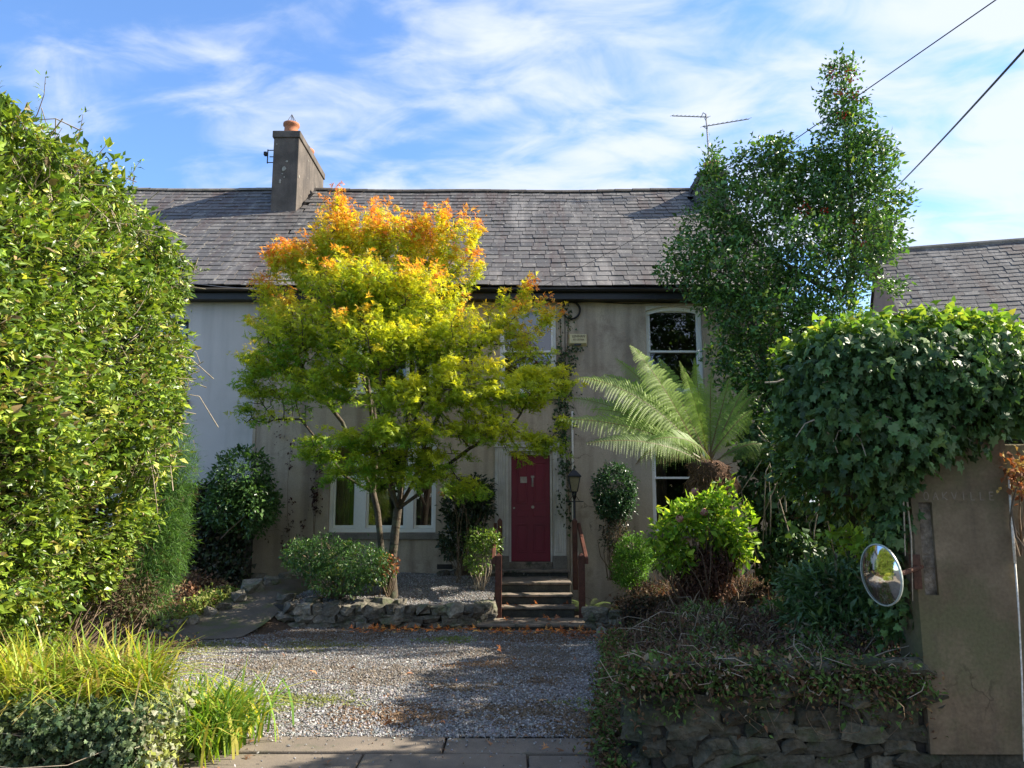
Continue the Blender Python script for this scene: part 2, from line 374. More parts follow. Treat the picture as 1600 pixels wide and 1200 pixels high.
M_gravelbase = surf('gravel_bed_grit', (.20, .19, .18), (.13, .115, .10), .95, 3, bump=.8, bscale=90, bdist=.02, c3=(.13, .10, .07), c3r=(.58, .7), s3=1.0, coord='world')
M_soil = surf('soil', (.085, .058, .040), (.05, .036, .026), .97, 5, bump=.9, bscale=30, bdist=.03, coord='world')
M_grassland = surf('meadow', (.06, .08, .03), (.04, .06, .02), .97, .2, bump=.3, coord='world')
M_gravel = colmat('gravel_stones', .8, .35, 0)
M_stone = surf('field_stone', (.22, .195, .155), (.085, .078, .065), .92, 7, bump=.9, bscale=24, bdist=.03, c3=(.12, .135, .075), c3r=(.5, .66), s3=3.5, rnd=.4, coord='world')
M_stone2 = surf('dark_wall_stone', (.11, .10, .072), (.055, .055, .038), .93, 8, bump=.9, bscale=24, bdist=.03, c3=(.05, .062, .03), c3r=(.5, .62), s3=3.5, rnd=.4, coord='world')
M_mortar = surf('wall_core', (.06, .055, .045), (.035, .032, .028), .97, 8, bump=.6, coord='world')
M_pillar = surf('pillar_cement', (.225, .172, .11), (.135, .102, .064), .93, 3.2, 12, .45, 30, .014, c3=(.125, .118, .062), c3r=(.45, .62), s3=1.7, streak=((.085, .07, .05), 7, .52, .72), coord='world', fine=.14, cracks=2.2)
M_panel = surf('panel_grime', (.10, .082, .06), (.26, .22, .17), .95, 14, bump=1, bscale=30, bdist=.03)
M_letter = surf('letter_highlight', (.30, .25, .19), (.15, .12, .09), .9, 30, bump=0)  # paler tone paints the highlight on the cut strokes
M_wood = surf('red_brown_timber', (.13, .05, .032), (.07, .028, .02), .55, 9, bump=.3, bscale=40, streak=((.06, .025, .018), 9, .5, .7))
M_terra = surf('terracotta', (.42, .17, .09), (.32, .13, .07), .85, 6, bump=.3)
M_cream = surf('cream_plastic', (.62, .55, .32), (.55, .48, .28), .5, 5, bump=.05, fine=.04)
M_ink = surf('brown_print', (.10, .05, .02), (.08, .04, .02), .6, 5, bump=0)
M_metal = surf('grey_metal', (.25, .25, .26), (.18, .18, .19), .45, 8, bump=.1, metal=.7)
M_rust = surf('rusty_metal', (.12, .055, .035), (.07, .04, .03), .8, 12, bump=.3, metal=.2)
M_cable = surf('black_cable', (.015, .015, .015), (.025, .025, .025), .5, 5, bump=0)
M_brass = surf('tarnished_silver', (.42, .36, .33), (.3, .25, .22), .45, 8, bump=.1, metal=.5)
M_pinkwall = surf('pinkish_render', (.24, .165, .13), (.19, .13, .105), .9, 2, bump=.3, coord='world', fine=.08)
M_inside = surf('room_wall', (.12, .10, .08), (.09, .08, .06), .9, 2, bump=0)
M_curtain = surf('curtain_cloth', (.38, .22, .20), (.30, .17, .15), .9, 3, bump=.1)
M_blind = surf('blind_cloth', (.45, .43, .33), (.4, .38, .29), .9, 3, bump=.1)
M_lampglass = surf('frosted_amber_glass', (.30, .26, .16), (.22, .19, .12), .3, 6, bump=.1, spec=.6)
M_berry = surf('red_berry', (.55, .03, .015), (.42, .03, .015), .35, 30, bump=0, spec=.5)
M_petal = surf('faded_pink_petal', (.45, .20, .17), (.36, .2, .13), .8, 30, bump=0)
M_pale = surf('pale_pipe_lit_edge', (.78, .74, .66), (.68, .64, .55), .6, 20, bump=0)
M_fibre = surf('fern_fibre', (.06, .035, .022), (.11, .06, .035), .97, 25, bump=1, bscale=60, bdist=.04)

def glass_mat():
    m, n, l, b = mat_base('window_glass'); n.remove(b)
    g = n.new('ShaderNodeBsdfGlossy'); g.inputs['Roughness'].default_value = .02; g.inputs['Color'].default_value = (.92, .95, 1, 1)
    t = n.new('ShaderNodeBsdfTransparent'); t.inputs['Color'].default_value = (.75, .8, .78, 1)
    lw = n.new('ShaderNodeFresnel'); lw.inputs['IOR'].default_value = 2.1
    geo = n.new('ShaderNodeNewGeometry'); s = N(n, 'ShaderNodeTexNoise'); s.inputs['Scale'].default_value = 1.6; l.new(geo.outputs['Position'], s.inputs[0])
    bp = N(n, 'ShaderNodeBump'); bp.inputs['Strength'].default_value = .12; bp.inputs['Distance'].default_value = .02; l.new(s.outputs[0], bp.inputs['Height']); l.new(bp.outputs[0], g.inputs['Normal'])
    mx = n.new('ShaderNodeMixShader'); l.new(lw.outputs[0], mx.inputs[0]); l.new(t.outputs[0], mx.inputs[1]); l.new(g.outputs[0], mx.inputs[2])
    l.new(mx.outputs[0], n['Material Output'].inputs[0]); return m
M_glass = glass_mat()
def mirror_mat():
    m, n, l, b = mat_base('acrylic_mirror'); b.inputs['Base Color'].default_value = (.86, .86, .84, 1); b.inputs['Metallic'].default_value = 1; b.inputs['Roughness'].default_value = .06
    return m
M_mirror = mirror_mat()

def slate_mat(name, attr):
    m, n, l, b = mat_base(name)
    g = n.new('ShaderNodeNewGeometry')
    if attr:
        a = n.new('ShaderNodeAttribute'); a.attribute_name = 'Col'; rv = N(n, 'ShaderNodeSeparateColor'); l.new(a.outputs['Color'], rv.inputs[0]); rnd = rv.outputs[0]
    else:
        oi = n.new('ShaderNodeObjectInfo'); rnd = oi.outputs['Random']
    cr = n.new('ShaderNodeValToRGB'); e = cr.color_ramp.elements
    e[0].position = 0; e[0].color = (.078, .075, .074, 1); e[1].position = 1; e[1].color = (.150, .142, .132, 1)
    for p, c in ((.3, (.092, .088, .085, 1)), (.6, (.105, .098, .093, 1)), (.85, (.120, .108, .101, 1))):
        x = e.new(p); x.color = c
    l.new(rnd, cr.inputs[0])
    # purple-brown and pale streaks running down the slope
    mp = N(n, 'ShaderNodeMapping'); mp.inputs['Scale'].default_value = (2.2, .25, .25); l.new(g.outputs['Position'], mp.inputs[0])
    s = N(n, 'ShaderNodeTexNoise'); s.inputs['Scale'].default_value = 1.0; s.inputs['Detail'].default_value = 8; s.inputs['Roughness'].default_value = .65; l.new(mp.outputs[0], s.inputs[0])
    sr = N(n, 'ShaderNodeMapRange'); sr.inputs['From Min'].default_value = .54; sr.inputs['From Max'].default_value = .68; sr.inputs['To Max'].default_value = .42; l.new(s.outputs[0], sr.inputs[0])
    m2 = N(n, 'ShaderNodeMix', data_type='RGBA'); l.new(sr.outputs[0], m2.inputs[0]); l.new(cr.outputs[0], m2.inputs[6]); m2.inputs[7].default_value = (.31, .29, .27, 1)
    sr = N(n, 'ShaderNodeMapRange'); sr.inputs['From Min'].default_value = .36; sr.inputs['From Max'].default_value = .47; sr.inputs['To Min'].default_value = .9; sr.inputs['To Max'].default_value = 0; l.new(s.outputs[0], sr.inputs[0])
    m3 = N(n, 'ShaderNodeMix', data_type='RGBA'); l.new(sr.outputs[0], m3.inputs[0]); l.new(m2.outputs[2], m3.inputs[6]); m3.inputs[7].default_value = (.085, .064, .058, 1)
    # lichen specks
    v = N(n, 'ShaderNodeTexNoise'); v.inputs['Scale'].default_value = 11; v.inputs['Detail'].default_value = 6; l.new(g.outputs['Position'], v.inputs[0])
    sr = N(n, 'ShaderNodeMapRange'); sr.inputs['From Min'].default_value = .60; sr.inputs['From Max'].default_value = .70; sr.inputs['To Max'].default_value = .65; l.new(v.outputs[0], sr.inputs[0])
    m4 = N(n, 'ShaderNodeMix', data_type='RGBA'); l.new(sr.outputs[0], m4.inputs[0]); l.new(m3.outputs[2], m4.inputs[6]); m4.inputs[7].default_value = (.34, .33, .29, 1)
    l.new(m4.outputs[2], b.inputs['Base Color']); b.inputs['Roughness'].default_value = .62; b.inputs['Specular IOR Level'].default_value = .35
    s = N(n, 'ShaderNodeTexNoise'); s.inputs['Scale'].default_value = 25; s.inputs['Detail'].default_value = 5; l.new(g.outputs['Position'], s.inputs[0])
    bp = N(n, 'ShaderNodeBump'); bp.inputs['Strength'].default_value = .35; bp.inputs['Distance'].default_value = .015; l.new(s.outputs[0], bp.inputs['Height']); l.new(bp.outputs[0], b.inputs['Normal'])
    return m
M_slate = slate_mat('slate', False); M_slateS = slate_mat('slate_far', True)

# ------------------------------------------------------------------ terrain
def edge_r(y): return .72+(np.asarray(y, float)-6.2)*.135           # right edge of the drive
def gz(x, y):
    x = np.asarray(x, float); y = np.asarray(y, float)
    z = -.2*sstep(5.9, 12, y)
    z = z + .55*sstep(11.3, 14.6, y)*sstep(-3.2, -3.9, x)                       # left garden climbs to the path
    z = z + .25*sstep(-5.0, -5.8, x)*sstep(6, 7, y)
    e = edge_r(y)
    z = z + .50*sstep(e+.02, e+.75, x)*sstep(5.4, 5.6, y)*(1-.8*sstep(9.4, 11.2, y)*sstep(3.6, 3.0, x)+.65*sstep(11.95, 12.4, y)*sstep(3.6, 3.0, x))+.1*sstep(e+.1, e+.6, x)*vnoise(x, y, 1.6, 3)*sstep(5.4, 5.7, y)
    z = np.where((y > 13.2) & (x > -3.6) & (x < 1.0), np.maximum(z, -.2), z)
    return z
def grid(name, xs, ys, zf, mat, kind='structure', label=None):
    X, Y = np.meshgrid(xs, ys); Z = zf(X, Y); nx, ny = len(xs), len(ys)
    V = np.stack([X, Y, Z], -1).reshape(-1, 3)
    i = np.arange((nx-1)*(ny-1)); a = (i//(nx-1))*nx+i % (nx-1)
    F = np.concatenate([np.stack([a, a+1, a+nx+1], 1), np.stack([a, a+nx+1, a+nx], 1)])
    o = link(name, np_mesh(name, V, F, mat, None, True)); tag(o, label, None, None, kind); return o
far = MB().add([(-900, -900, -.6), (900, -900, -.6), (900, 1500, -.6), (-900, 1500, -.6)], [(0, 1, 2, 3)]).build('ground', M_grassland); tag(far, kind='structure')
road = MB().box((-60, -6, -.7), (60, 4.0, -.12)).build('road', M_road); tag(road, kind='structure')
pav = MB().box((-60, 4.0, -.7), (60, 5.36, -.002)).build('pavement', M_slab, bevel=.01); tag(pav, kind='structure')
garden = grid('garden_soil', np.arange(-14, 14.01, .12), np.arange(5.36, 15.01, .12), lambda x, y: gz(x, y)-.02+.015*vnoise(x, y, 9, 1)-.01, M_soil)
# driveway gravel: grit sheet plus tens of thousands of separate stones
def left_edge(y): return np.interp(y, [5.9, 6.5, 8, 10, 11.0, 11.6, 12.3, 12.9], [-2.25, -2.45, -3.3, -4.3, -5.1, -5.0, -4.2, -3.9])
DY0 = 6.12
def drive_z(x, y): return gz(x, y)*0 + (-.2*sstep(5.9, 12, y)) + .012
ys = np.arange(DY0, 12.95, .1)
V = []; F = []
nx = 40
for j, y in enumerate(ys):
    a, b = left_edge(y)-.15, edge_r(y)+.25
    if y > 12.0: b = -.1 if y > 12.3 else b
    for i in range(nx): V.append((a+(b-a)*i/(nx-1), y, 0))
V = np.array(V); V[:, 2] = drive_z(V[:, 0], V[:, 1])
F = [(j*nx+i, j*nx+i+1, (j+1)*nx+i+1) for j in range(len(ys)-1) for i in range(nx-1)]+[(j*nx+i, (j+1)*nx+i+1, (j+1)*nx+i) for j in range(len(ys)-1) for i in range(nx-1)]
drive = link('gravel_driveway', np_mesh('gravel_driveway', V, np.array(F), M_gravelbase, None, True)); tag(drive, kind='structure')

PATCH = [(-1.9, 7.3, .5, (.16, .17, .05)), (-.9, 6.75, .55, (.17, .105, .06)), (.15, 6.9, .5, (.15, .11, .07)), (-1.3, 8.6, .9, (.17, .14, .11)), (-.1, 10.2, 1.0, (.16, .13, .10)), (-2.6, 9.2, .8, (.18, .15, .12)), (.5, 9.0, .7, (.15, .12, .09)), (.9, 7.1, .4, (.15, .17, .05)), (-.3, 9.3, .5, (.22, .13, .07)),
         (-2.7, 10.9, .7, (.17, .17, .05)), (-4.3, 10.8, .7, (.15, .16, .05)), (-.9, 11.4, .45, (.15, .2, .04)), (.3, 11.6, .9, (.14, .085, .05)), (-2.3, 12.0, 1.2, (.13, .085, .05)),
         (-2.4, 6.3, .35, (.12, .08, .05)), (.6, 6.4, .5, (.14, .10, .06)), (-3.2, 11.9, .7, (.14, .09, .06)), (-.45, 7.9, .35, (.17, .12, .07)), (.3, 8.2, .3, (.16, .11, .07))]
def stones_cloud(name, X, Y, Z, size, mat, parent=None, patches=True, kind='stuff', label=None):
    n = len(X)
    base = np.array([(1,0,0),(0,1,0),(-1,0,0),(0,-1,0),(0,0,1),(0,0,-1)], float)
    tf = np.array([(0,1,4),(1,2,4),(2,3,4),(3,0,4),(1,0,5),(2,1,5),(3,2,5),(0,3,5)])
    s = size[:, None]*rng.uniform(.6, 1.3, (n, 3)); s[:, 2] *= .75
    q = base[None]*s[:, None, :]*rng.uniform(.75, 1.2, (n, 6, 1))
    q = q+rng.normal(size=(n, 6, 3))*size[:, None, None]*.12
    th = rng.uniform(0, 6.28, n); tl = rng.normal(size=n)*.5
    c, sn = np.cos(th)[:, None], np.sin(th)[:, None]; ct, st = np.cos(tl)[:, None], np.sin(tl)[:, None]
    x, y, z = q[..., 0], q[..., 1], q[..., 2]
    y, z = y*ct-z*st, y*st+z*ct
    x, y = x*c-y*sn, x*sn+y*c
    V = np.stack([x+X[:, None], y+Y[:, None], z+Z[:, None]], -1)
    g = np.clip(rng.normal(.25, .07, n), .07, .5)
    col = np.stack([g*1.0, g*.98, g*.97], 1)*(1+rng.normal(size=(n, 3))*.035)
    w = rng.random(n) < .035; col[w] = np.array((.55, .53, .50))
    w = rng.random(n) < .14; col[w] = np.array((.20, .145, .105))
    if patches:
        for (px, py, pr, pc) in PATCH:
            d = np.hypot((X-px), (Y-py)*1.4)/pr+.5*vnoise(X, Y, 5, px)
            w = (rng.random(n) < np.clip(1.25-d, 0, .8)); col[w] = np.array(pc)*rng.uniform(.6, 1.4, (w.sum(), 1))
    V = V.reshape(-1, 3); F = (tf[None]+(np.arange(n)*6)[:, None, None]).reshape(-1, 3)
    o = link(name, np_mesh(name, V, F, mat, np.repeat(col, 6, 0)), parent)
    if kind: tag(o, label, None, None, kind)
    return o
nst = 84000
yy = DY0+(12.75-DY0)*rng.random(nst)**1.18
xx = left_edge(yy)-.05+(edge_r(yy)+.12-left_edge(yy))*rng.random(nst)
keep = ~((yy > 12.05) & (xx > -.45))
xx, yy = xx[keep], yy[keep]
keep = (rng.random(len(xx)) < np.clip(.9-.9*sstep(.0, .5, xx-edge_r(yy)+.3)-.4*sstep(11.4, 12.4, yy), .12, 1))
xx, yy = xx[keep], yy[keep]
zz_ = drive_z(xx, yy)+rng.uniform(-.002, .012, len(xx))
stones_cloud('gravel_stones', xx, yy, zz_, np.clip(rng.lognormal(-4.60, .30, len(xx)), .005, .024), M_gravel, label='loose grey gravel stones spread over the driveway')

# threshold slabs between the pavement and the gravel
def g_of(px, py, z):
    fx = (px-800)/FPX; fy = (600-py)/FPX; t = (z-EYE)/(math.sin(PITCH)+fy*math.cos(PITCH))
    return (fx*t, (math.cos(PITCH)-fy*math.sin(PITCH))*t)
slabs = thing('threshold_slabs', 'row of worn stone paving slabs laid across the gateway before the gravel', 'paving', (0, 5.8, 0))
def slab(x0, x1, y0, y1, z=.012, sk=0):
    mb = MB(); a = random.uniform(-.01, .01)
    v = [(x0, y0, 0), (x1, y0, 0), (x1+sk, y1, 0), (x0+sk, y1, 0)]
    bot = [(p[0], p[1]-5.8, -.06) for p in v]; top = [(p[0], p[1]-5.8, z) for p in v]
    mb.add(bot+top, [(0,3,2,1),(4,5,6,7),(0,1,5,4),(1,2,6,5),(2,3,7,6),(3,0,4,7)])
    mb.build('slab', M_slab, slabs, bevel=.012)
slab(-3.6, -2.42, 5.37, 5.72, .010); slab(-2.41, -.50, 5.78, 6.16, .016); slab(-.485, .62, 5.78, 6.12, .008); slab(.635, 1.3, 5.75, 6.05, -.002)
slab(-2.4, -1.05, 5.375, 5.765, .004); slab(-1.035, .1, 5.375, 5.765, .006); slab(.115, 1.2, 5.375, 5.735, .002)

# path climbing on the left
def strip(name, L, R, mat, lift, nsub=14, mm=8):
    V = []; F = []
    def ip(pts, t):
        t = t*(len(pts)-1); i = min(int(t), len(pts)-2); f = t-i
        return (pts[i][0]*(1-f)+pts[i+1][0]*f, pts[i][1]*(1-f)+pts[i+1][1]*f)
    for j in range(nsub+1):
        a, b = ip(L, j/nsub), ip(R, j/nsub)
        for i in range(mm+1):
            x = a[0]+(b[0]-a[0])*i/mm; y = a[1]+(b[1]-a[1])*i/mm; V.append((x, y, float(gz(x, y))+lift))
    for j in range(nsub):
        for i in range(mm):
            a = j*(mm+1)+i; F += [(a, a+1, a+mm+2), (a, a+mm+2, a+mm+1)]
    o = link(name, np_mesh(name, np.array(V), np.array(F), mat, None, True)); return tag(o, kind='structure')
strip('garden_path', [(-5.25, 11.0), (-5.05, 12.2), (-4.75, 13.2), (-4.45, 14.2), (-4.2, 14.98)], [(-3.9, 11.5), (-3.75, 12.3), (-3.72, 13.2), (-3.3, 14.1), (-2.6, 14.7)], M_path, .028)

# ------------------------------------------------------------------ raised bed and its dry stone retaining wall
def stone_proto(seed, flat=1.0, sub=2):
    r = np.random.default_rng(seed); n = sub
    mb = MB(); g = {}
    def vid(i, j, k):
        key = (i, j, k)
        if key not in g:
            p = np.array([i, j, k], float)/n*2-1
            q = p/np.linalg.norm(p)*1.25; p = p*.62+q*.38
            p = p+r.normal(size=3)*.16
            g[key] = len(mb.v); mb.v.append(tuple(p*.5))
        return g[key]
    for i in range(n):
        for j in range(n):
            for (a, rev) in ((0, True), (n, False)):
                q = [vid(i, j, a), vid(i+1, j, a), vid(i+1, j+1, a), vid(i, j+1, a)]; mb.f.append(tuple(q[::-1] if rev else q))
                q = [vid(i, a, j), vid(i+1, a, j), vid(i+1, a, j+1), vid(i, a, j+1)]; mb.f.append(tuple(q if rev else q[::-1]))
                q = [vid(a, i, j), vid(a, i+1, j), vid(a, i+1, j+1), vid(a, i, j+1)]; mb.f.append(tuple(q[::-1] if rev else q))
    return mb
SP = [stone_proto(i) for i in range(8)]
SPm = [s.mesh('stone', M_stone) for s in SP]; SPd = [s.mesh('stone', M_stone2) for s in SP]
def wall_of_stones(parent, line, base, top, course, thick, meshes, wmin=.16, wmax=.38, core=True, coremat=None, limit=300):
    """line: plan polyline; base/top: functions of distance; stones laid in uneven courses"""
    line = [Vector((p[0], p[1], 0)) for p in line]
    seg = [(line[i], line[i+1], (line[i+1]-line[i]).length) for i in range(len(line)-1)]; L = sum(s[2] for s in seg)
    def at(s):
        for a, b, l in seg:
            if s <= l or (a, b, l) == seg[-1]: return a.lerp(b, min(1.0, max(0, s/l))), (b-a).normalized()
            s -= l
    n = 0; zmax = max(top(s*L/10) for s in range(11)); zmin = min(base(s*L/10) for s in range(11))
    z = zmin; row = 0
    ploc = Vector(parent.location)
    while z < zmax-.03:
        h = course*random.uniform(.8, 1.25); s = -random.uniform(0, wmin)
        while s < L:
            w = random.uniform(wmin, wmax)*(1.15 if row == 0 else 1)
            c = s+w/2; b, t = base(c), top(c)
            if 0 <= c <= L+.05 and z+h*.35 > b and z+h*.3 < t:
                p, d = at(c); hh = h*random.uniform(.85, 1.2)
                o = link('stone', random.choice(meshes), parent, Vector((p.x, p.y, z+h/2))+Vector((random.uniform(-.02, .02), random.uniform(-.025, .025), random.uniform(-.012, .012)))-ploc,
                         (random.uniform(-.12, .12), random.uniform(-.12, .12), math.atan2(d.y, d.x)+random.uniform(-.12, .12)+random.choice((0, math.pi))), (w*1.02, thick*random.uniform(.8, 1.15), hh*1.06))
                n += 1
            s += w
        z += h*.93; row += 1
    return n
rw = thing('retaining_wall', 'low dry stone retaining wall holding up the gravel bed under the maple', 'stone wall', (-2, 12.6, -.2))
line = [(-3.95, 13.0), (-3.6, 12.72), (-2.9, 12.6), (-2.0, 12.5), (-1.2, 12.45), (-.62, 12.5), (-.42, 12.75), (-.33, 13.1)]
wall_of_stones(rw, line, lambda s: -.22, lambda s: .13+.05*math.sin(s*2.3)-(.12 if s < .7 else 0), .125, .26, SPm, .15, .36)
mb = MB()
for i in range(len(line)-1):
    a, b = Vector(line[i]), Vector(line[i+1]); d = (b-a).normalized(); nn = Vector((-d.y, d.x))
    q = [a+nn*.02, b+nn*.02, b+nn*.14, a+nn*.14]
    mb.add([(p.x+2, p.y-12.6, -.12) for p in q]+[(p.x+2, p.y-12.6, .31) for p in q], [(0,3,2,1),(4,5,6,7),(0,1,5,4),(1,2,6,5),(2,3,7,6),(3,0,4,7)])
mb.build('core', M_mortar, rw)
for (x, y, s) in ((-.05+-2.0, 12.75, .28), (-1.78, 12.72, .2), (-2.35, 12.7, .22), (-3.75, 13.25, .3), (-3.2, 12.85, .24)):
    link('stone', random.choice(SPm), rw, (x+2, y-12.6, .36), (0, .1, random.uniform(0, 3)), (s, s*.8, s*.65))
def bed_z(x, y): return .14+.28*sstep(12.5, 15, y)+.025*vnoise(x, y, 3, 5)-.1*sstep(-3.2, -3.9, x)
bx = np.linspace(0, 1, 34); by = np.linspace(12.5, 15.0, 26)
def bl(y): return np.interp(y, [12.5, 12.9, 13.5, 14.3, 15], [-3.2, -3.75, -3.68, -3.2, -2.5])
def br(y): return np.interp(y, [12.5, 12.8, 13.1, 15], [-.75, -.42, -.30, -.30])
V = np.array([(bl(y)+(br(y)-bl(y))*t, y, 0) for y in by for t in bx]); V[:, 2] = bed_z(V[:, 0], V[:, 1])
nx = len(bx); i = np.arange((nx-1)*(len(by)-1)); a = (i//(nx-1))*nx+i % (nx-1)
F = np.concatenate([np.stack([a, a+1, a+nx+1], 1), np.stack([a, a+nx+1, a+nx], 1)])
tag(link('gravel_bed', np_mesh('gravel_bed', V, F, M_gravelbase, None, True)), kind='structure')
n = 17000; yy = rng.uniform(12.58, 14.9, n); xx = bl(yy)+(br(yy)-bl(yy))*rng.random(n)
stones_cloud('bed_gravel_stones', xx, yy, bed_z(xx, yy)+rng.uniform(0, .01, n), rng.uniform(.008, .016, n), M_gravel, patches=False, label='pale gravel covering the raised bed below the maple')

# ------------------------------------------------------------------ the houses
WY = 15.0; EAVE_Y, EAVE_Z = 14.66, 5.93; RIDGE_Y, RIDGE_Z = 19.2, 9.78
slope = math.atan2(RIDGE_Z-EAVE_Z, RIDGE_Y-EAVE_Y); SL = math.hypot(RIDGE_Z-EAVE_Z, RIDGE_Y-EAVE_Y)
def roof_pt(x, s, lift=0):
    """point on the front roof plane, s metres up the slope, with the sag of the old rafters"""
    sag = -.05*math.sin(max(0, min(1, (x+5)/10))*math.pi)*math.sin(min(1, s/SL)*math.pi*.6) - .015*math.sin(x*1.3+s)
    return Vector((x, EAVE_Y+s*math.cos(slope)-lift*math.sin(slope), EAVE_Z+s*math.sin(slope)+lift*math.cos(slope)+sag))
H0 = (0, WY, 0)
house = thing('terraced_house', 'grey-brown rendered two-storey house with red door and slate roof behind the maple', 'house', H0)
white = thing('terraced_house', 'pale grey painted house adjoining on the left under the same slate roof', 'house', H0)
def wall_with_openings(name, x0, x1, z0, z1, ops, mat, parent, depth=.22):
    xs = sorted({x0, x1, *[o[0] for o in ops], *[o[1] for o in ops]}); zs = sorted({z0, z1, *[o[2] for o in ops], *[o[3] for o in ops]})
    mb = MB()
    for i in range(len(xs)-1):
        for j in range(len(zs)-1):
            cx, cz = (xs[i]+xs[i+1])/2, (zs[j]+zs[j+1])/2
            if any(o[0] < cx < o[1] and o[2] < cz < o[3] for o in ops): continue
            mb.add([(xs[i], 0, zs[j]), (xs[i+1], 0, zs[j]), (xs[i+1], 0, zs[j+1]), (xs[i], 0, zs[j+1])], [(0, 1, 2, 3)])
    for (a, b, c, d) in ops:
        mb.add([(a,0,c),(b,0,c),(b,0,d),(a,0,d),(a,depth,c),(b,depth,c),(b,depth,d),(a,depth,d)], [(0,4,5,1),(3,2,6,7),(0,3,7,4),(1,5,6,2)])
    return mb.build(name, mat, parent)
WIN = {'ur': (2.66, 3.78, 3.86, 5.62), 'um': (-.24, .88, 3.86, 5.62), 'ul': (-3.42, -1.55, 3.86, 5.55), 'lr': (2.70, 3.82, 1.20, 2.98), 'll': (-3.52, -1.46, 1.18, 2.92)}
DOOR = (-.06, .78, .46, 2.72)
wall_with_openings('wall', -5.04, 5.4, -.6, 5.80, list(WIN.values())+[DOOR], M_render, house)
mb = MB()  # side, back and inside of the house
mb.add([(5.4,0,-.6),(5.4,8.4,-.6),(5.4,8.4,5.8),(5.4,4.2,9.6),(5.4,0,5.8)], [(0,1,2,3,4)]).add([(5.4,8.4,-.6),(-5.04,8.4,-.6),(-5.04,8.4,5.8),(5.4,8.4,5.8)], [(0,1,2,3)])
mb.build('wall', M_render, house)
mb = MB().add([(-5.0,2.6,-.6),(5.3,2.6,-.6),(5.3,2.6,5.9),(-5.0,2.6,5.9)], [(0,1,2,3)]).add([(-5,.24,3.4),(5.3,.24,3.4),(5.3,2.6,3.4),(-5,2.6,3.4)], [(0,1,2,3)]).add([(-5,.24,.3),(5.3,.24,.3),(5.3,2.6,.3),(-5,2.6,.3)], [(0,1,2,3)]).add([(-5,.24,5.85),(5.3,.24,5.85),(5.3,2.6,5.85),(-5,2.6,5.85)], [(0,3,2,1)])
mb.build('interior', M_inside, house)
ww = [(-7.35, -6.42, 3.75, 5.35), (-7.35, -6.4, 1.1, 2.8)]
wall_with_openings('wall', -13, -5.045, -.6, 5.78, ww, M_paint, white)
MB().add([(-13,0,-.6),(-13,8.4,-.6),(-13,8.4,5.8),(-13,4.2,9.6),(-13,0,5.8)], [(4,3,2,1,0)]).add([(-13,8.4,-.6),(-5.04,8.4,-.6),(-5.04,8.4,5.8),(-13,8.4,5.8)], [(3,2,1,0)]).build('wall', M_paint, white)
MB().add([(-13,2.6,-.6),(-5.1,2.6,-.6),(-5.1,2.6,5.9),(-13,2.6,5.9)], [(0,1,2,3)]).add([(-13,.24,3.4),(-5.1,.24,3.4),(-5.1,2.6,3.4),(-13,2.6,3.4)], [(0,1,2,3)]).add([(-5.1,.24,-.6),(-5.1,2.6,-.6),(-5.1,2.6,5.9),(-5.1,.24,5.9)], [(0,1,2,3)]).build('interior', M_inside, white)

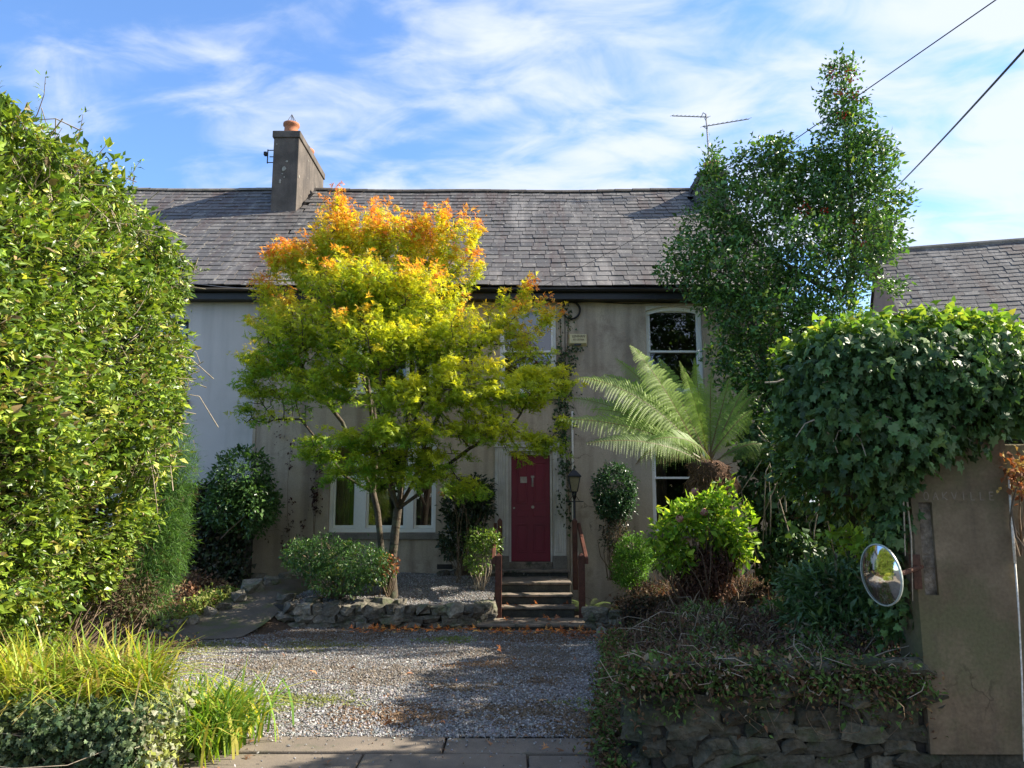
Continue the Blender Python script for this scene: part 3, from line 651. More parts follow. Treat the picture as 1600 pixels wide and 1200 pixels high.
def sash(parent, o, mulls=(), arch=0, mid=None, label=None, frame_mat=None, sillw=.08, blind=0, curtain=False):
    x0, x1, z0, z1 = o; fm = frame_mat or M_white
    y = .09; e = .002
    w = MB()
    w.box((x0+e, y, z0+e), (x0+.055, y+.12, z1-e)).box((x1-.055, y, z0+e), (x1-e, y+.12, z1-e)).box((x0+.055, y, z0+e), (x1-.055, y+.12, z0+.07)).box((x0+.055, y, z1-.06), (x1-.055, y+.12, z1-e))
    for (a, b) in mulls: w.box((a, y-.006, z0+.07), (b, y+.12, z1-.06))
    fr = w.build('window', fm, parent, bevel=.004)
    if label: fr['label'] = label
    edges = [x0+.055]+[v for ab in mulls for v in ab]+[x1-.055]
    zm = mid if mid else (z0+z1)/2
    for i in range(0, len(edges), 2):
        a, b = edges[i]+.002, edges[i+1]-.002; st = .042
        for (c, d, yo) in ((z0+.072, zm+.02, .075), (zm-.02, z1-.062, .035)):
            s = MB().box((a, y+yo, c), (a+st, y+yo+.035, d)).box((b-st, y+yo, c), (b, y+yo+.035, d)).box((a+st, y+yo, c), (b-st, y+yo+.035, c+(.06 if yo > .05 else .04))).box((a+st, y+yo, d-.04), (b-st, y+yo+.035, d))
            s.build('sash', fm, fr, bevel=.003)
            g = MB().add([(a+st-.005, y+yo+.018, c+.01), (b-st+.005, y+yo+.018, c+.01), (b-st+.005, y+yo+.018, d-.01), (a+st-.005, y+yo+.018, d-.01)], [(0, 1, 2, 3)])
            g.build('pane', M_glass, fr)
    if arch:   # render spandrel that rounds the head of the opening, and the white curved head of the frame
        n = 14; vs = []; fs = []; xc = (x0+x1)/2; hw = (x1-x0)/2
        for k in range(n+1):
            t = -1+2*k/n; za = z1-arch*t*t
            vs += [(xc+hw*t, .004, za), (xc+hw*t, .004, z1+.002), (xc+hw*t, y-.004, za)]
        for k in range(n): fs += [(3*k, 3*k+3, 3*k+4, 3*k+1), (3*k, 3*k+2, 3*k+5, 3*k+3)]
        MB().add(vs, fs).build('arched_head', M_trim, fr)
        vs = []; fs = []
        for k in range(n+1):
            t = -1+2*k/n; za = z1-arch*t*t-.004; xx_ = xc+(hw-.004)*t
            vs += [(xx_, y-.008, za-.075), (xx_, y-.008, za)]
        for k in range(n): fs.append((2*k, 2*k+2, 2*k+3, 2*k+1))
        MB().add(vs, fs).build('curved_frame_head', fm, fr)
    if blind: MB().box((x0+.07, .26, z1-blind), (x1-.07, .27, z1-.05)).build('blind', M_blind, fr)
    if curtain:
        for (a, b) in ((x0+.08, x0+.34), (x1-.34, x1-.08)):
            vs = []; fs = []; n = 18
            for k in range(n+1):
                xx_ = a+(b-a)*k/n; yy_ = .33+.03*math.sin(k*1.7); vs += [(xx_, yy_, z0), (xx_, yy_, z1)]
            for k in range(n): fs.append((2*k, 2*k+2, 2*k+3, 2*k+1))
            MB().add(vs, fs).build('curtain', M_curtain, fr, smooth=True)
    MB().box((x0-.1, -.07, z0-.13), (x1+.1, -.003, z0-.02)).box((x0+.003, -.003, z0-.125), (x1-.003, y, z0-.003)).build('sill', M_stonetrim, fr, bevel=.008)
    return fr
sash(house, WIN['ur'], arch=.10, mid=4.72, label='arched upper sash window right of the alarm box')
sash(house, WIN['um'], arch=.10, mid=4.72, blind=.32, label='arched upper sash window above the red door')
sash(house, WIN['ul'], mulls=((-3.02, -2.90), (-2.07, -1.95)), mid=4.72, label='upper three-light window behind the maple')
sash(house, WIN['lr'], mid=2.22, label='ground-floor sash window behind the tree fern', curtain=True)
sash(house, WIN['ll'], mulls=((-3.02, -2.82), (-2.06, -1.90)), mid=2.24, label='ground-floor three-light sash window behind the maple trunk', curtain=True)
sash(white, ww[0], frame_mat=M_black, mid=4.5); sash(white, ww[1], frame_mat=M_white)
# door
dx0, dx1, dz0, dz1 = DOOR
fr = MB().box((dx0+.003, .02, dz0+.17), (dx0+.045, .2, dz1-.003)).box((dx1-.045, .02, dz0+.17), (dx1-.003, .2, dz1-.003)).box((dx0+.045, .02, dz1-.06), (dx1-.045, .2, dz1-.003)).build('door_frame', M_trim, house, bevel=.004)
dl = MB().box((dx0+.047, .10, dz0+.175), (dx1-.047, .15, dz1-.062)).build('door', M_door, house)
dw = dx1-dx0-.094; cx = (dx0+dx1)/2
for (a, b, c, d) in ((dx0+.14, cx-.05, 1.72, 2.52), (cx+.05, dx1-.14, 1.72, 2.52), (dx0+.14, cx-.05, 1.48, 1.60), (cx+.05, dx1-.14, 1.48, 1.60), (dx0+.14, cx-.05, .80, 1.34), (cx+.05, dx1-.14, .80, 1.34)):
    p = MB().box((a, .088, c), (b, .0995, c+.02)).box((a, .088, d-.02), (b, .0995, d)).box((a, .088, c+.02), (a+.02, .0995, d-.02)).box((b-.02, .088, c+.02), (b, .0995, d-.02)).box((a+.05, .092, c+.05), (b-.05, .0995, d-.05)) if d-c > .2 else MB().box((a, .089, c), (b, .0995, d))
    p.build('door_panel', M_door, dl, bevel=.004)
MB().box((cx-.2, .085, 2.12), (cx-.07, .0995, 2.24)).build('notice_plate', M_brass, dl, bevel=.003)
MB().box((cx+.02, .08, 2.05), (cx+.055, .0995, 2.24)).box((cx+.005, .06, 2.22), (cx+.07, .08, 2.26)).tube([(cx+.037, .06, 2.22), (cx+.037, .05, 2.14), (cx+.037, .06, 2.07)], .012).build('door_knocker', M_brass, dl)
MB().lathe([(.0, .0), (.03, .0), (.034, .02), (.02, .045), (0, .05)], (0, 0, 0), 14).mesh('door_knob', M_brass, True)
MB().tube([(cx+.04, .099, 1.66), (cx+.04, .075, 1.66), (cx+.04, .05, 1.66)], [.014, .014, .03], 12).build('door_knob', M_brass, dl)
MB().tube([(dx0+.10, .099, 1.64), (dx0+.10, .085, 1.64)], .02, 10).build('lock', M_brass, dl)
MB().box((dx0+.002, -.005, dz0-.06), (dx1-.002, .2, dz0+.168)).build('threshold', M_step, house, bevel=.01)
# fluted pilasters beside the door, and the lintel
for (a, b, hl) in ((dx0-.27, dx0-.004, 0), (dx1+.004, dx1+.25, 1)):
    mb = MB().box((a, -.05, .75), (b, -.002, 2.80))
    k = 5; wv = (b-a-.04)/k
    for i in range(k): mb.box((a+.02+wv*i+.008, -.066, .82), (a+.02+wv*(i+1)-.008, -.0505, 2.74))
    mb.build('pilaster', M_trim, house, bevel=.004)
    MB().box((a-.015, -.09, .40), (b+.012, -.003, .748)).build('pilaster_base', M_stonetrim, house, bevel=.006)
MB().box((dx0-.29, -.10, 2.803), (dx1+.27, -.003, 2.90)).box((dx0-.26, -.06, 2.724), (dx1+.24, -.003, 2.801)).build('door_lintel', M_trim, house, bevel=.006)
MB().box((-1.42, -.006, .50), (-1.12, -.001, .59)).build('air_vent', M_black, house)
# plaster bands and quoin at the left
MB().box((-5.04, -.012, -.5), (-4.98, -.001, 5.7)).build('corner_strip', M_render, house)
# eaves: fascia, soffit, gutter
for (par, a, b) in ((house, -5.03, 5.55), (white, -13.1, -5.035)):
    MB().box((a, EAVE_Y-WY+.06, EAVE_Z-.24), (b, EAVE_Y-WY+.085, EAVE_Z-.03)).box((a, EAVE_Y-WY+.086, EAVE_Z-.235), (b, -.002, EAVE_Z-.215)).build('fascia', M_black, par)
    vs = []; fs = []; n = 8
    for k in range(n+1):
        t = math.pi*k/n; vs += [(a, EAVE_Y-WY-.005+.06*math.cos(t), EAVE_Z-.05-.06*math.sin(t)), (b, EAVE_Y-WY-.005+.06*math.cos(t), EAVE_Z-.05-.06*math.sin(t))]
    for k in range(n): fs.append((2*k, 2*k+2, 2*k+3, 2*k+1))
    o = MB().add(vs, fs).build('gutter', M_black, par, smooth=True)
    md = o.modifiers.new('s', 'SOLIDIFY'); md.thickness = .006
# roofs
slate_v = [MB().box((-.5, -.5, -.5), (.5, .5, .5)), MB().add([(-.5,-.5,-.5),(.42,-.5,-.5),(.5,-.38,-.5),(.5,.5,-.5),(-.5,.5,-.5),(-.5,-.5,.5),(.42,-.5,.5),(.5,-.38,.5),(.5,.5,.5),(-.5,.5,.5)],
            [(0,4,3,2,1),(5,6,7,8,9),(0,1,6,5),(1,2,7,6),(2,3,8,7),(3,4,9,8),(4,0,5,9)]),
           MB().add([(-.5,-.42,-.5),(-.3,-.5,-.5),(.5,-.47,-.5),(.5,.5,-.5),(-.5,.5,-.5),(-.5,-.42,.5),(-.3,-.5,.5),(.5,-.47,.5),(.5,.5,.5),(-.5,.5,.5)],
            [(0,4,3,2,1),(5,6,7,8,9),(0,1,6,5),(1,2,7,6),(2,3,8,7),(3,4,9,8),(4,0,5,9)])]
slate_m = [s.mesh('slate', M_slate) for s in slate_v]
def slate_roof(parent, frame, width, slen, ptf, rotm, score, row_h, sw, limit=300, skip=None):
    """lay slates in broken bond; the most visible become parts, the rest one joined part"""
    L = []
    row = 0; s = 0
    while s < slen-.02:
        x = frame+(-.5 if row % 2 else 0)*sw-random.uniform(0, .04)
        while x < frame+width:
            w = sw*random.uniform(.86, 1.14)
            a, b = max(x, frame), min(x+w, frame+width)
            if b-a > .05:
                xc = (a+b)/2
                if not (skip and skip(xc, s)): L.append((score(xc, s), xc, s, b-a, row))
            x += w
        s += row_h; row += 1
    L.sort(key=lambda t: -t[0])
    rest = []
    for i, (sc, xc, s, w, row) in enumerate(L):
        ln = row_h*1.22; p = ptf(xc, s+ln/2-.02, .026+random.uniform(-.004, .006))
        tilt = .055+random.gauss(0, .01); rz = random.gauss(0, .012)
        R = rotm @ Matrix.Rotation(-tilt, 3, 'X') @ Matrix.Rotation(rz, 3, 'Z')
        if i < limit:
            o = link('slate', slate_m[random.choice((0, 0, 1, 2))], parent, p, R.to_euler(), (w-.009, ln, .018))
        else: rest.append((p, R, (w-.009, ln, .018)))
    if rest:
        cv = np.array(slate_v[0].v); tf = []
        for q in slate_v[0].f: tf += [(q[0], q[1], q[2]), (q[0], q[2], q[3])]
        tf = np.array(tf); V = []; col = []
        for p, R, sc in rest:
            V.append((np.array(R) @ (cv*np.array(sc)).T).T+np.array(p)); col.append(np.repeat([[random.random(), 0, 0]], 8, 0))
        F = (tf[None]+(np.arange(len(rest))*8)[:, None, None]).reshape(-1, 3)
        o = link('slate', np_mesh('slates_rest', np.concatenate(V), F, M_slateS, np.concatenate(col)), parent); o['kind'] = 'stuff'
RX = Matrix.Rotation(slope, 3, 'X')
def deck(parent, a, b, x_step=.5):
    V = []; F = []; xs = np.arange(a, b+.001, (b-a)/max(2, int((b-a)/x_step))); ss = np.linspace(-.0, SL, 10)
    for x in xs:
        for s in ss: V.append(tuple(roof_pt(x, s, -.02)-Vector(H0)))
    n = len(ss)
    for i in range(len(xs)-1):
        for j in range(n-1): F.append((i*n+j, (i+1)*n+j, (i+1)*n+j+1, i*n+j+1))
    b0 = len(V)   # back slope
    V += [(a, RIDGE_Y-WY, RIDGE_Z-.02), (b, RIDGE_Y-WY, RIDGE_Z-.02), (b, 8.8, EAVE_Z), (a, 8.8, EAVE_Z)]; F.append((b0, b0+1, b0+2, b0+3))
    return MB().add(V, F).build('roof', M_black, parent)
def ptf_main(x, s, lift): return roof_pt(x, s, lift)-Vector(H0)
def in_maple(x, s):
    p = roof_pt(x, s); d = p.y*math.cos(PITCH)+(p.z-EYE)*math.sin(PITCH); px = 800+FPX*p.x/d
    return px
def score_main(x, s):
    px = in_maple(x, s); v = 3.0-s*.1
    if 490 < px < 720: v -= 2.2 if s < 4.6 else 1.0
    if px > 1075: v -= 3.5
    return v
def chim_skip(x, s):
    y = EAVE_Y+s*math.cos(slope); return y > 17.9 and (-5.89 < x < -5.19 or 4.59 < x < 5.25)
r1 = deck(house, -5.04, 5.55); slate_roof(r1, -5.04, 10.59, SL-.05, ptf_main, RX, score_main, .235, .31, 300, chim_skip)
r2 = deck(white, -13.1, -5.045); slate_roof(r2, -13.1, 8.055, SL-.05, ptf_main, RX, lambda x, s: 3+x*.3, .235, .31, 300, chim_skip)
for (par, a, b) in ((r1, -5.14, 5.6), (r2, -13.1, -5.95)):   # ridge tiles
    x = a
    while x < b-.02:
        w = min(.46, b-x); z = roof_pt(x+w/2, SL).z-EAVE_Z+EAVE_Z
        vs = []; fs = []; n = 6
        for k in range(n+1):
            t = math.pi*k/n; vs += [(x, RIDGE_Y-WY-.13*math.cos(t), z-.02+.10*math.sin(t)), (x+w-.006, RIDGE_Y-WY-.13*math.cos(t), z-.02+.10*math.sin(t)+random.uniform(-.004, .004))]
        for k in range(n): fs.append((2*k, 2*k+1, 2*k+3, 2*k+2))
        MB().add(vs, fs).build('ridge_tile', M_stonetrim if par == r2 else M_chim, par, smooth=True)
        x += w
# chimneys
def chimney(parent, x0, x1, y0, y1, ztop, tilt_y, pots, lichen=True, zb=7.0):
    yb = y0; L = [(x0, yb, zb), (x1, yb, zb), (x1, y1, zb), (x0, y1, zb)]
    o = MB().box((x0, y0-WY, zb), (x1, y1-WY, ztop-.18)).build('chimney', M_chim, parent, bevel=.01)
    MB().box((x0-.035, y0-WY-.035, ztop-.178), (x1+.035, y1-WY+.035, ztop)).build('chimney_cap', M_chim, o, bevel=.02)
    MB().box((x0-.05, y0-WY-.05, 8.15), (x1+.05, y0-WY-.003, 8.42)).build('lead_flashing', M_chim, o)
    for (px, py, h) in pots:
        p = MB().lathe([(.0, 0), (.19, 0), (.20, .05), (.17, .10), (.165, .22), (.20, .25), (.20, .31), (.15, .31), (.14, .1)], (px, py-WY, ztop), 20).build('chimney_pot', M_terra, o, smooth=True)
        w = MB()
        for k in range(6):
            t = k*math.pi/3; w.tube([(px+.15*math.cos(t), py-WY+.15*math.sin(t), ztop+.31), (px, py-WY, ztop+.31+h)], .008, 4)
        w.build('wire_guard', M_metal, p)
    if lichen:
        for i in range(20):
            if i < 7: q = (random.uniform(x0+.05, x1-.1), y0-WY-.012, random.uniform(9.2, ztop-.25)); r = random.choice((.02, .03, .04, .06)); rot = (math.pi/2, random.uniform(0, 6), 0)
            else: q = (x1+.012, random.uniform(y0+.05, y1-.3)-WY, random.uniform(8.9, ztop-.35)); r = random.choice((.02, .03, .045)); rot = (0, math.pi/2, 0)
            n = 9; vs = [(r*random.uniform(.7, 1.15)*math.cos(2*math.pi*k/n), r*random.uniform(.7, 1.2)*math.sin(2*math.pi*k/n), 0) for k in range(n)]+[(0, 0, .006)]
            fs = [(k, (k+1) % n, n) for k in range(n)]
            m = MB().add(vs, fs).build('lichen_patch', M_lichen, o); m.location = q; m.rotation_euler = rot
    return o
ch = chimney(house, -5.86, -5.24, 17.9, 20.4, 10.80, 0, ((-5.52, 18.15, .26), (-5.52, 19.6, .2)))
ch2 = chimney(house, 4.62, 5.22, 17.9, 20.4, 9.78, 0, ((4.96, 18.2, .26), (4.96, 19.6, .24)), False)

# bracket with small box on the chimney
br_ = thing('wire_bracket', 'small black cable bracket and insulator fixed to the left side of the chimney', 'bracket', P(420, 245, 18.0))
MB().tube([(-.03, 0, .17), (.16, 0, .17)], .012, 6).tube([(-.03, 0, -.15), (.16, 0, -.15)], .012, 6).tube([(-.03, 0, -.17), (-.03, 0, .19)], .014, 6).tube([(.02, 0, .0), (.16, 0, 0)], .012, 6).build('frame', M_cable, br_)
MB().box((-.12, -.05, .03), (-.045, .05, .12)).build('insulator', M_cable, br_, bevel=.01)
# aerial
ax = P(1105, 200, 19.2)
aer = thing('television_aerial', 'twin-boom metal television aerial on a thin mast above the ridge', 'aerial', (ax.x, 19.2, 9.6))
def ap(px, py): return P(px, py, 19.2)-Vector((ax.x, 19.2, 9.6))
MB().tube([(ap(1107, 200).x+.02, 0, -.2), ap(1103, 178)], .022, 6).build('mast', M_metal, aer)
for (a, b, nel, el) in ((ap(1050, 181), ap(1107, 183), 10, .17), (ap(1098, 198), ap(1170, 186), 11, .20)):
    w = MB().tube([a, b], .013, 5)
    for k in range(nel):
        t = k/(nel-1); p = a.lerp(b, t); w.tube([p+Vector((.02, -el*.8, -.04)), p+Vector((-.02, el*.8, .06))], .006, 4)
    w.build('boom', M_metal, aer)
w = MB()
for s in (-1, 1): w.tube([ap(1097, 183)+Vector((0, s*.14, s*.05)), ap(1097, 183)+Vector((.07, s*.14, .2*s))], .010, 4).tube([ap(1101, 183)+Vector((0, -.14, -.2+.2*s)), ap(1101, 183)+Vector((0, .14, .0+.2*s))], .010, 4)
w.build('reflector', M_metal, aer)

# alarm box with its printing
ab = thing('alarm_box', 'cream alarm box with brown lettering high on the wall beside the cable coil', 'alarm box', (1.30, WY-.002, 4.92))
MB().add([(-.185,0,-.125),(.185,0,-.125),(.185,0,.125),(-.185,0,.125),(-.165,-.085,-.075),(.165,-.085,-.075),(.165,-.085,.105),(-.165,-.085,.105)], [(4,5,6,7),(0,1,5,4),(1,2,6,5),(2,3,7,6),(3,0,4,7)]).build('housing', M_cream, ab, bevel=.008)
MB().box((-.075, -.075, -.118), (.065, -.052, -.082)).build('speaker_slot', M_black, ab)
def _mesh(o):
    bpy.context.view_layer.update(); me = bpy.data.meshes.new_from_object(o); n = link(o.name+'_', me, o.parent, o.location, o.rotation_euler, o.scale); nm = o.name; bpy.data.objects.remove(o); n.name = nm; return n
def text(body, size, mat, parent, loc, rot=(math.pi/2, 0, 0), ext=.002, sx=1, name='lettering'):
    cu = bpy.data.curves.new(name, 'FONT'); cu.body = body; cu.size = size; cu.extrude = ext; cu.align_x = 'CENTER'; cu.align_y = 'CENTER'; cu.materials.append(mat)
    o = bpy.data.objects.new(name, cu); C.objects.link(o); o.parent = parent; o.location = loc; o.rotation_euler = rot; o.scale = (sx, 1, 1); return _mesh(o)
text('LENIHAN', .072, M_ink, ab, (.01, -.088, .062), sx=.85); text('021-357506', .052, M_ink, ab, (.01, -.088, -.005), sx=.85)

# cable coil, service cable down the wall, downpipe
coil = thing('cable_coil', 'coil of black cable hanging on the wall under the gutter', 'cable coil', (1.17, WY-.04, 5.52))
mb = MB()
for j, r in enumerate((.165, .175, .185, .17)):
    mb.tube([(r*math.cos(t)+.004*j, -.01*j, r*math.sin(t)) for t in np.linspace(0, 2*math.pi, 30)], .008, 5, False)
coil_m = mb.build('loops', M_cable, coil, smooth=True)
MB().tube([(-.12, .02, -.12), (-.12, .02, -.9), (-.13, .02, -1.9)], .006, 5).build('tail', M_cable, coil)
pipe = MB().tube([(1.17, WY-.06, 3.5), (1.165, WY-.06, 2.6), (1.16, WY-.06, 1.5), (1.19, WY-.07, 1.15), (1.27, WY-.08, .5)], .022, 8).build('downpipe', M_pale, None, smooth=True)
tag(pipe, 'thin pale waste pipe running down the wall right of the door', 'pipe')
cab = MB()
pts = [P(300, 443, 14.55), P(345, 448, 14.5), P(420, 454, 14.5)]
cab.tube(pts, .007, 5); o = cab.build('fascia_cable', M_metal); tag(o, 'thin grey cable sagging across the black fascia of the pale house', 'cable')
mb = MB().tube([(.95, WY-.025, 5.68), (1.6, WY-.025, 5.70), (2.3, WY-.025, 5.66), (3.0, WY-.02, 5.68), (3.9, WY-.02, 5.67)], .011, 5); o = mb.build('wall_cable', M_cable); tag(o, 'black cable clipped along the top of the wall towards the arched window', 'cable')

# overhead wires
def wire(pts, r, label, sag=.0):
    a, b = Vector(pts[0]), Vector(pts[1]); n = 24
    q = [a.lerp(b, i/n)-Vector((0, 0, sag*4*(i/n)*(1-i/n))) for i in range(n+1)]
    o = MB().tube(q, r, 5).build('overhead_wire', M_cable, smooth=True); return tag(o, label, 'wire', None)
b_ = P(1570, -10, 6.5); a_ = P(812, 463, 14.5)
wire((a_, P(1225, 230, 10.2)), .0035, 'thin service wire crossing the slates down to the gutter', .12)
wire((P(1225, 230, 10.2), b_+(b_-P(1225, 230, 10.2))*.6), .0065, 'thin upper overhead wire slanting up behind the holly top', .0)
a_ = P(1395, 298, 19.9); b_ = P(1605, 66, 8.0)
wire((a_, b_+(b_-a_)*.35), .016, 'thick lower overhead wire rising from the neighbouring chimney', .06)

# steps
steps = thing('garden_steps', 'flight of mossy concrete steps rising to the red front door', 'steps', (.36, 13.0, -.2))
def stp(x0, x1, y0, y1, z0, z1, nose=.03):
    MB().box((x0-.36, y0-13+nose, z0+.2), (x1-.36, y1-13, z1+.2-.045)).build('riser', M_riser, steps, bevel=.01)
    o = MB().box((x0-.36-.02, y0-13, z1+.2-.043), (x1-.36+.02, y1-13-.004, z1+.2)).build('tread', M_step, steps, bevel=.012)
stp(-.52, 1.38, 12.25, 12.98, -.3, -.10)
stp(-.20, 1.02, 12.98, 13.28, -.3, .07); stp(-.18, 1.0, 13.28, 13.58, -.3, .23); stp(-.2, 1.0, 13.58, 14.60, -.3, .40); stp(-.28, 1.04, 14.60, 14.90, -.3, .51)

# handrails
def handrail(x, label, splay):
    t = thing('handrail', label, 'handrail', (x, 13.6, 0), 0, 'timber handrails beside the steps')
    for (y, z0, z1, s) in ((12.98, -.16, .88, .052), (14.28, .2, 1.42, .045)):
        o = MB().box((-s, y-13.6-s, z0), (s, y-13.6+s, z1)).add([(-s, y-13.6-s, z1+.001), (s, y-13.6-s, z1+.001), (s, y-13.6+s, z1+.001), (-s, y-13.6+s, z1+.001), (0, y-13.6, z1+.05)], [(0,1,4),(1,2,4),(2,3,4),(3,0,4)]).build('post', M_wood, t, bevel=.006)
    a = Vector((splay, 12.93-13.6, .80)); b = Vector((splay, 14.33-13.6, 1.33))
    def bar(a, b, w, h):
        return MB().add([a+Vector((-w, 0, -h)), a+Vector((w, 0, -h)), b+Vector((w, 0, -h)), b+Vector((-w, 0, -h)), a+Vector((-w, 0, h)), a+Vector((w, 0, h)), b+Vector((w, 0, h)), b+Vector((-w, 0, h))],
                        [(0,3,2,1),(4,5,6,7),(0,1,5,4),(1,2,6,5),(2,3,7,6),(3,0,4,7)])
    bar(a, b, .028, .05).build('rail', M_wood, t, bevel=.006)
    return t
handrail(-.22, 'timber handrail on the left of the front steps', -.081); handrail(1.14, 'timber handrail on the right of the front steps under the lamp', .081)
# lamp standard
lp = P(897, 752, 14.42); lamp = thing('garden_lamp', 'black lantern on a slim post rising behind the right handrail', 'lamp', (lp.x, 14.42, .3))
zl = lp.z-.3
MB().tube([(0, 0, 0), (0, 0, zl-.32)], [.028, .022], 10).tube([(0, 0, zl-.32), (0, 0, zl-.2)], [.03, .05], 10).build('post', M_black, lamp, smooth=True)
MB().tube([(-.16, 0, zl-.37), (.17, 0, zl-.37)], .009, 6).tube([(-.1, 0, zl-.37), (0, 0, zl-.22)], .006, 5).tube([(.1, 0, zl-.37), (0, 0, zl-.22)], .006, 5).build('ladder_bar', M_black, lamp)
def frust(mb, z0, r0, z1, r1):
    q = [(-1,-1),(1,-1),(1,1),(-1,1)]
    return mb.add([(x*r0, y*r0, z0) for x, y in q]+[(x*r1, y*r1, z1) for x, y in q], [(0,3,2,1),(4,5,6,7),(0,1,5,4),(1,2,6,5),(2,3,7,6),(3,0,4,7)])
frust(MB(), zl-.185, .052, zl+.075, .098).build('glass', M_lampglass, lamp)
mb = MB()
for sx in (-1, 1):
    for sy in (-1, 1): mb.tube([(sx*.056, sy*.056, zl-.19), (sx*.103, sy*.103, zl+.08)], .009, 4)
frust(mb, zl-.21, .03, zl-.186, .062); frust(mb, zl+.078, .125, zl+.10, .125); frust(mb, zl+.101, .12, zl+.20, .035); frust(mb, zl+.201, .02, zl+.25, .012)
mb.build('lantern_frame', M_black, lamp)

# ------------------------------------------------------------------ neighbouring house on the right
c0 = P(1418, 505, 20); psi = rad(15)
nb = thing('neighbouring_house', 'house on the right with pinkish gable and weathered slate roof above the ivy', 'house', c0, -psi)
hd, pt = 3.0, rad(44); rr = hd*math.tan(pt); Ln = 9.0
MB().add([(0,0,-7),(0,2*hd,-7),(0,2*hd,-.05),(0,hd,rr-.1),(0,0,-.05)], [(4,3,2,1,0)]).add([(0,2*hd,-7),(Ln,2*hd,-7),(Ln,2*hd,0),(0,2*hd,0)], [(3,2,1,0)]).build('gable_wall', M_pinkwall, nb)
mb = MB(); xs = [.0, 2.55, 3.7, 9.0]; zs = [-7, -2.3, -.75, -.1]
for i in range(3):
    for j in range(3):
        if i == 1 and j == 1: continue
        mb.add([(xs[i], 0, zs[j]), (xs[i+1], 0, zs[j]), (xs[i+1], 0, zs[j+1]), (xs[i], 0, zs[j+1])], [(0, 1, 2, 3)])
mb.build('wall', M_render, nb)
wf = MB().box((2.552, .03, -2.298), (2.63, .12, -.752)).box((3.62, .03, -2.298), (3.698, .12, -.752)).box((2.63, .03, -.83), (3.62, .12, -.752)).box((2.63, .03, -2.298), (3.62, .12, -2.22)).box((2.63, .03, -1.6), (3.62, .12, -1.54)).build('window', M_white, nb)
MB().add([(2.6,.08,-2.28),(3.65,.08,-2.28),(3.65,.08,-.78),(2.6,.08,-.78)], [(0,1,2,3)]).build('pane', M_glass, wf)
MB().box((2.5, .6, -2.5), (3.8, .62, -.6)).build('blind', M_inside, wf)
sl_n = hd/math.cos(pt)+.25
nroof = MB().add([(-.08,-.2,-.2*math.tan(pt)-.03),(Ln,-.2,-.2*math.tan(pt)-.03),(Ln,hd,rr-.03),(-.08,hd,rr-.03),(Ln,2*hd+.2,-.22),(-.08,2*hd+.2,-.22)], [(0,1,2,3),(3,2,4,5)]).build('roof', M_black, nb)
def ptf_n(x, s, lift): return Vector((x, -.2+s*math.cos(pt)-lift*math.sin(pt), -.2*math.tan(pt)+s*math.sin(pt)+lift*math.cos(pt)+.012*math.sin(x*2)))
slate_roof(nroof, -.08, Ln, sl_n, ptf_n, Matrix.Rotation(pt, 3, 'X'), lambda x, s: 5-x, .215, .33, 300)
MB().box((-.1, -.21, -.42), (Ln, -.2, -.20)).box((-.1, -.33, -.30), (Ln, -.22, -.20)).build('gutter', M_rust, nb)
MB().tube([(-.1, hd, rr+.02), (Ln, hd, rr+.02)], .10, 8).build('ridge_tile', M_stonetrim, nroof)
mb = MB()   # mortar verge along the gable edge
a_, b_ = Vector((-.1, -.2, -.2*math.tan(pt)+.02)), Vector((-.1, hd, rr+.02)); mb.tube([a_, a_.lerp(b_, .35), a_.lerp(b_, .7), b_], [.06, .05, .06, .05], 5); mb.build('verge', M_stonetrim, nroof)
nc = MB().box((-.35, hd-.45, rr-.75), (.38, hd+.45, rr+1.05)).build('chimney', M_chim, nb, bevel=.01)
MB().box((-.4, hd-.5, rr+1.053), (.43, hd+.5, rr+1.2)).build('chimney_cap', M_chim, nc, bevel=.01)

# ------------------------------------------------------------------ gate pillar, right foreground
PX0, PX1, PY0, PZ0, PZ1 = 2.655, 3.315, 5.2, .17, 2.72
pil = thing('gate_pillar', 'brown cement-rendered gate pillar with incised house name and ivy over its head', 'gate pillar', (2.98, 5.2, 0))
def lp_(x, y, z): return (x-2.98, y-5.2, z)
mb = MB()
panel = (2.70, 2.79, 1.15, 1.75)
xs = [PX0, panel[0], panel[1], PX1]; zs = [PZ0, panel[2], panel[3], PZ1]
for i in range(3):
    for j in range(3):
        if i == 1 and j == 1: continue
        mb.add([lp_(xs[i], 5.2, zs[j]), lp_(xs[i+1], 5.2, zs[j]), lp_(xs[i+1], 5.2, zs[j+1]), lp_(xs[i], 5.2, zs[j+1])], [(0, 1, 2, 3)])
a, b, c, d = panel
mb.add([lp_(a,5.2,c),lp_(b,5.2,c),lp_(b,5.2,d),lp_(a,5.2,d),lp_(a,5.225,c),lp_(b,5.225,c),lp_(b,5.225,d),lp_(a,5.225,d)], [(0,4,5,1),(3,2,6,7),(0,3,7,4),(1,5,6,2)])
mb.add([lp_(PX0,5.2,PZ0),lp_(PX0,5.5,PZ0),lp_(PX0,5.5,PZ1),lp_(PX0,5.2,PZ1),lp_(PX1,5.2,PZ0),lp_(PX1,5.5,PZ0),lp_(PX1,5.5,PZ1),lp_(PX1,5.2,PZ1)], [(3,2,1,0),(4,5,6,7),(1,2,6,5),(3,7,6,2),(0,1,5,4)])
mb.build('shaft', M_pillar, pil)
MB().add([lp_(a,5.224,c),lp_(b,5.224,c),lp_(b,5.224,d),lp_(a,5.224,d)], [(0,1,2,3)]).build('sunk_panel', M_panel, pil)
MB().box(lp_(PX0+.06, 5.23, -.3), lp_(PX1+.5, 5.48, PZ0-.002)).build('footing', M_stone2, pil, bevel=.02)
MB().box(lp_(PX0-.05, 5.14, PZ1+.002), lp_(PX1+.05, 5.55, PZ1+.12)).build('cap_stone', M_stonetrim, pil, bevel=.015)
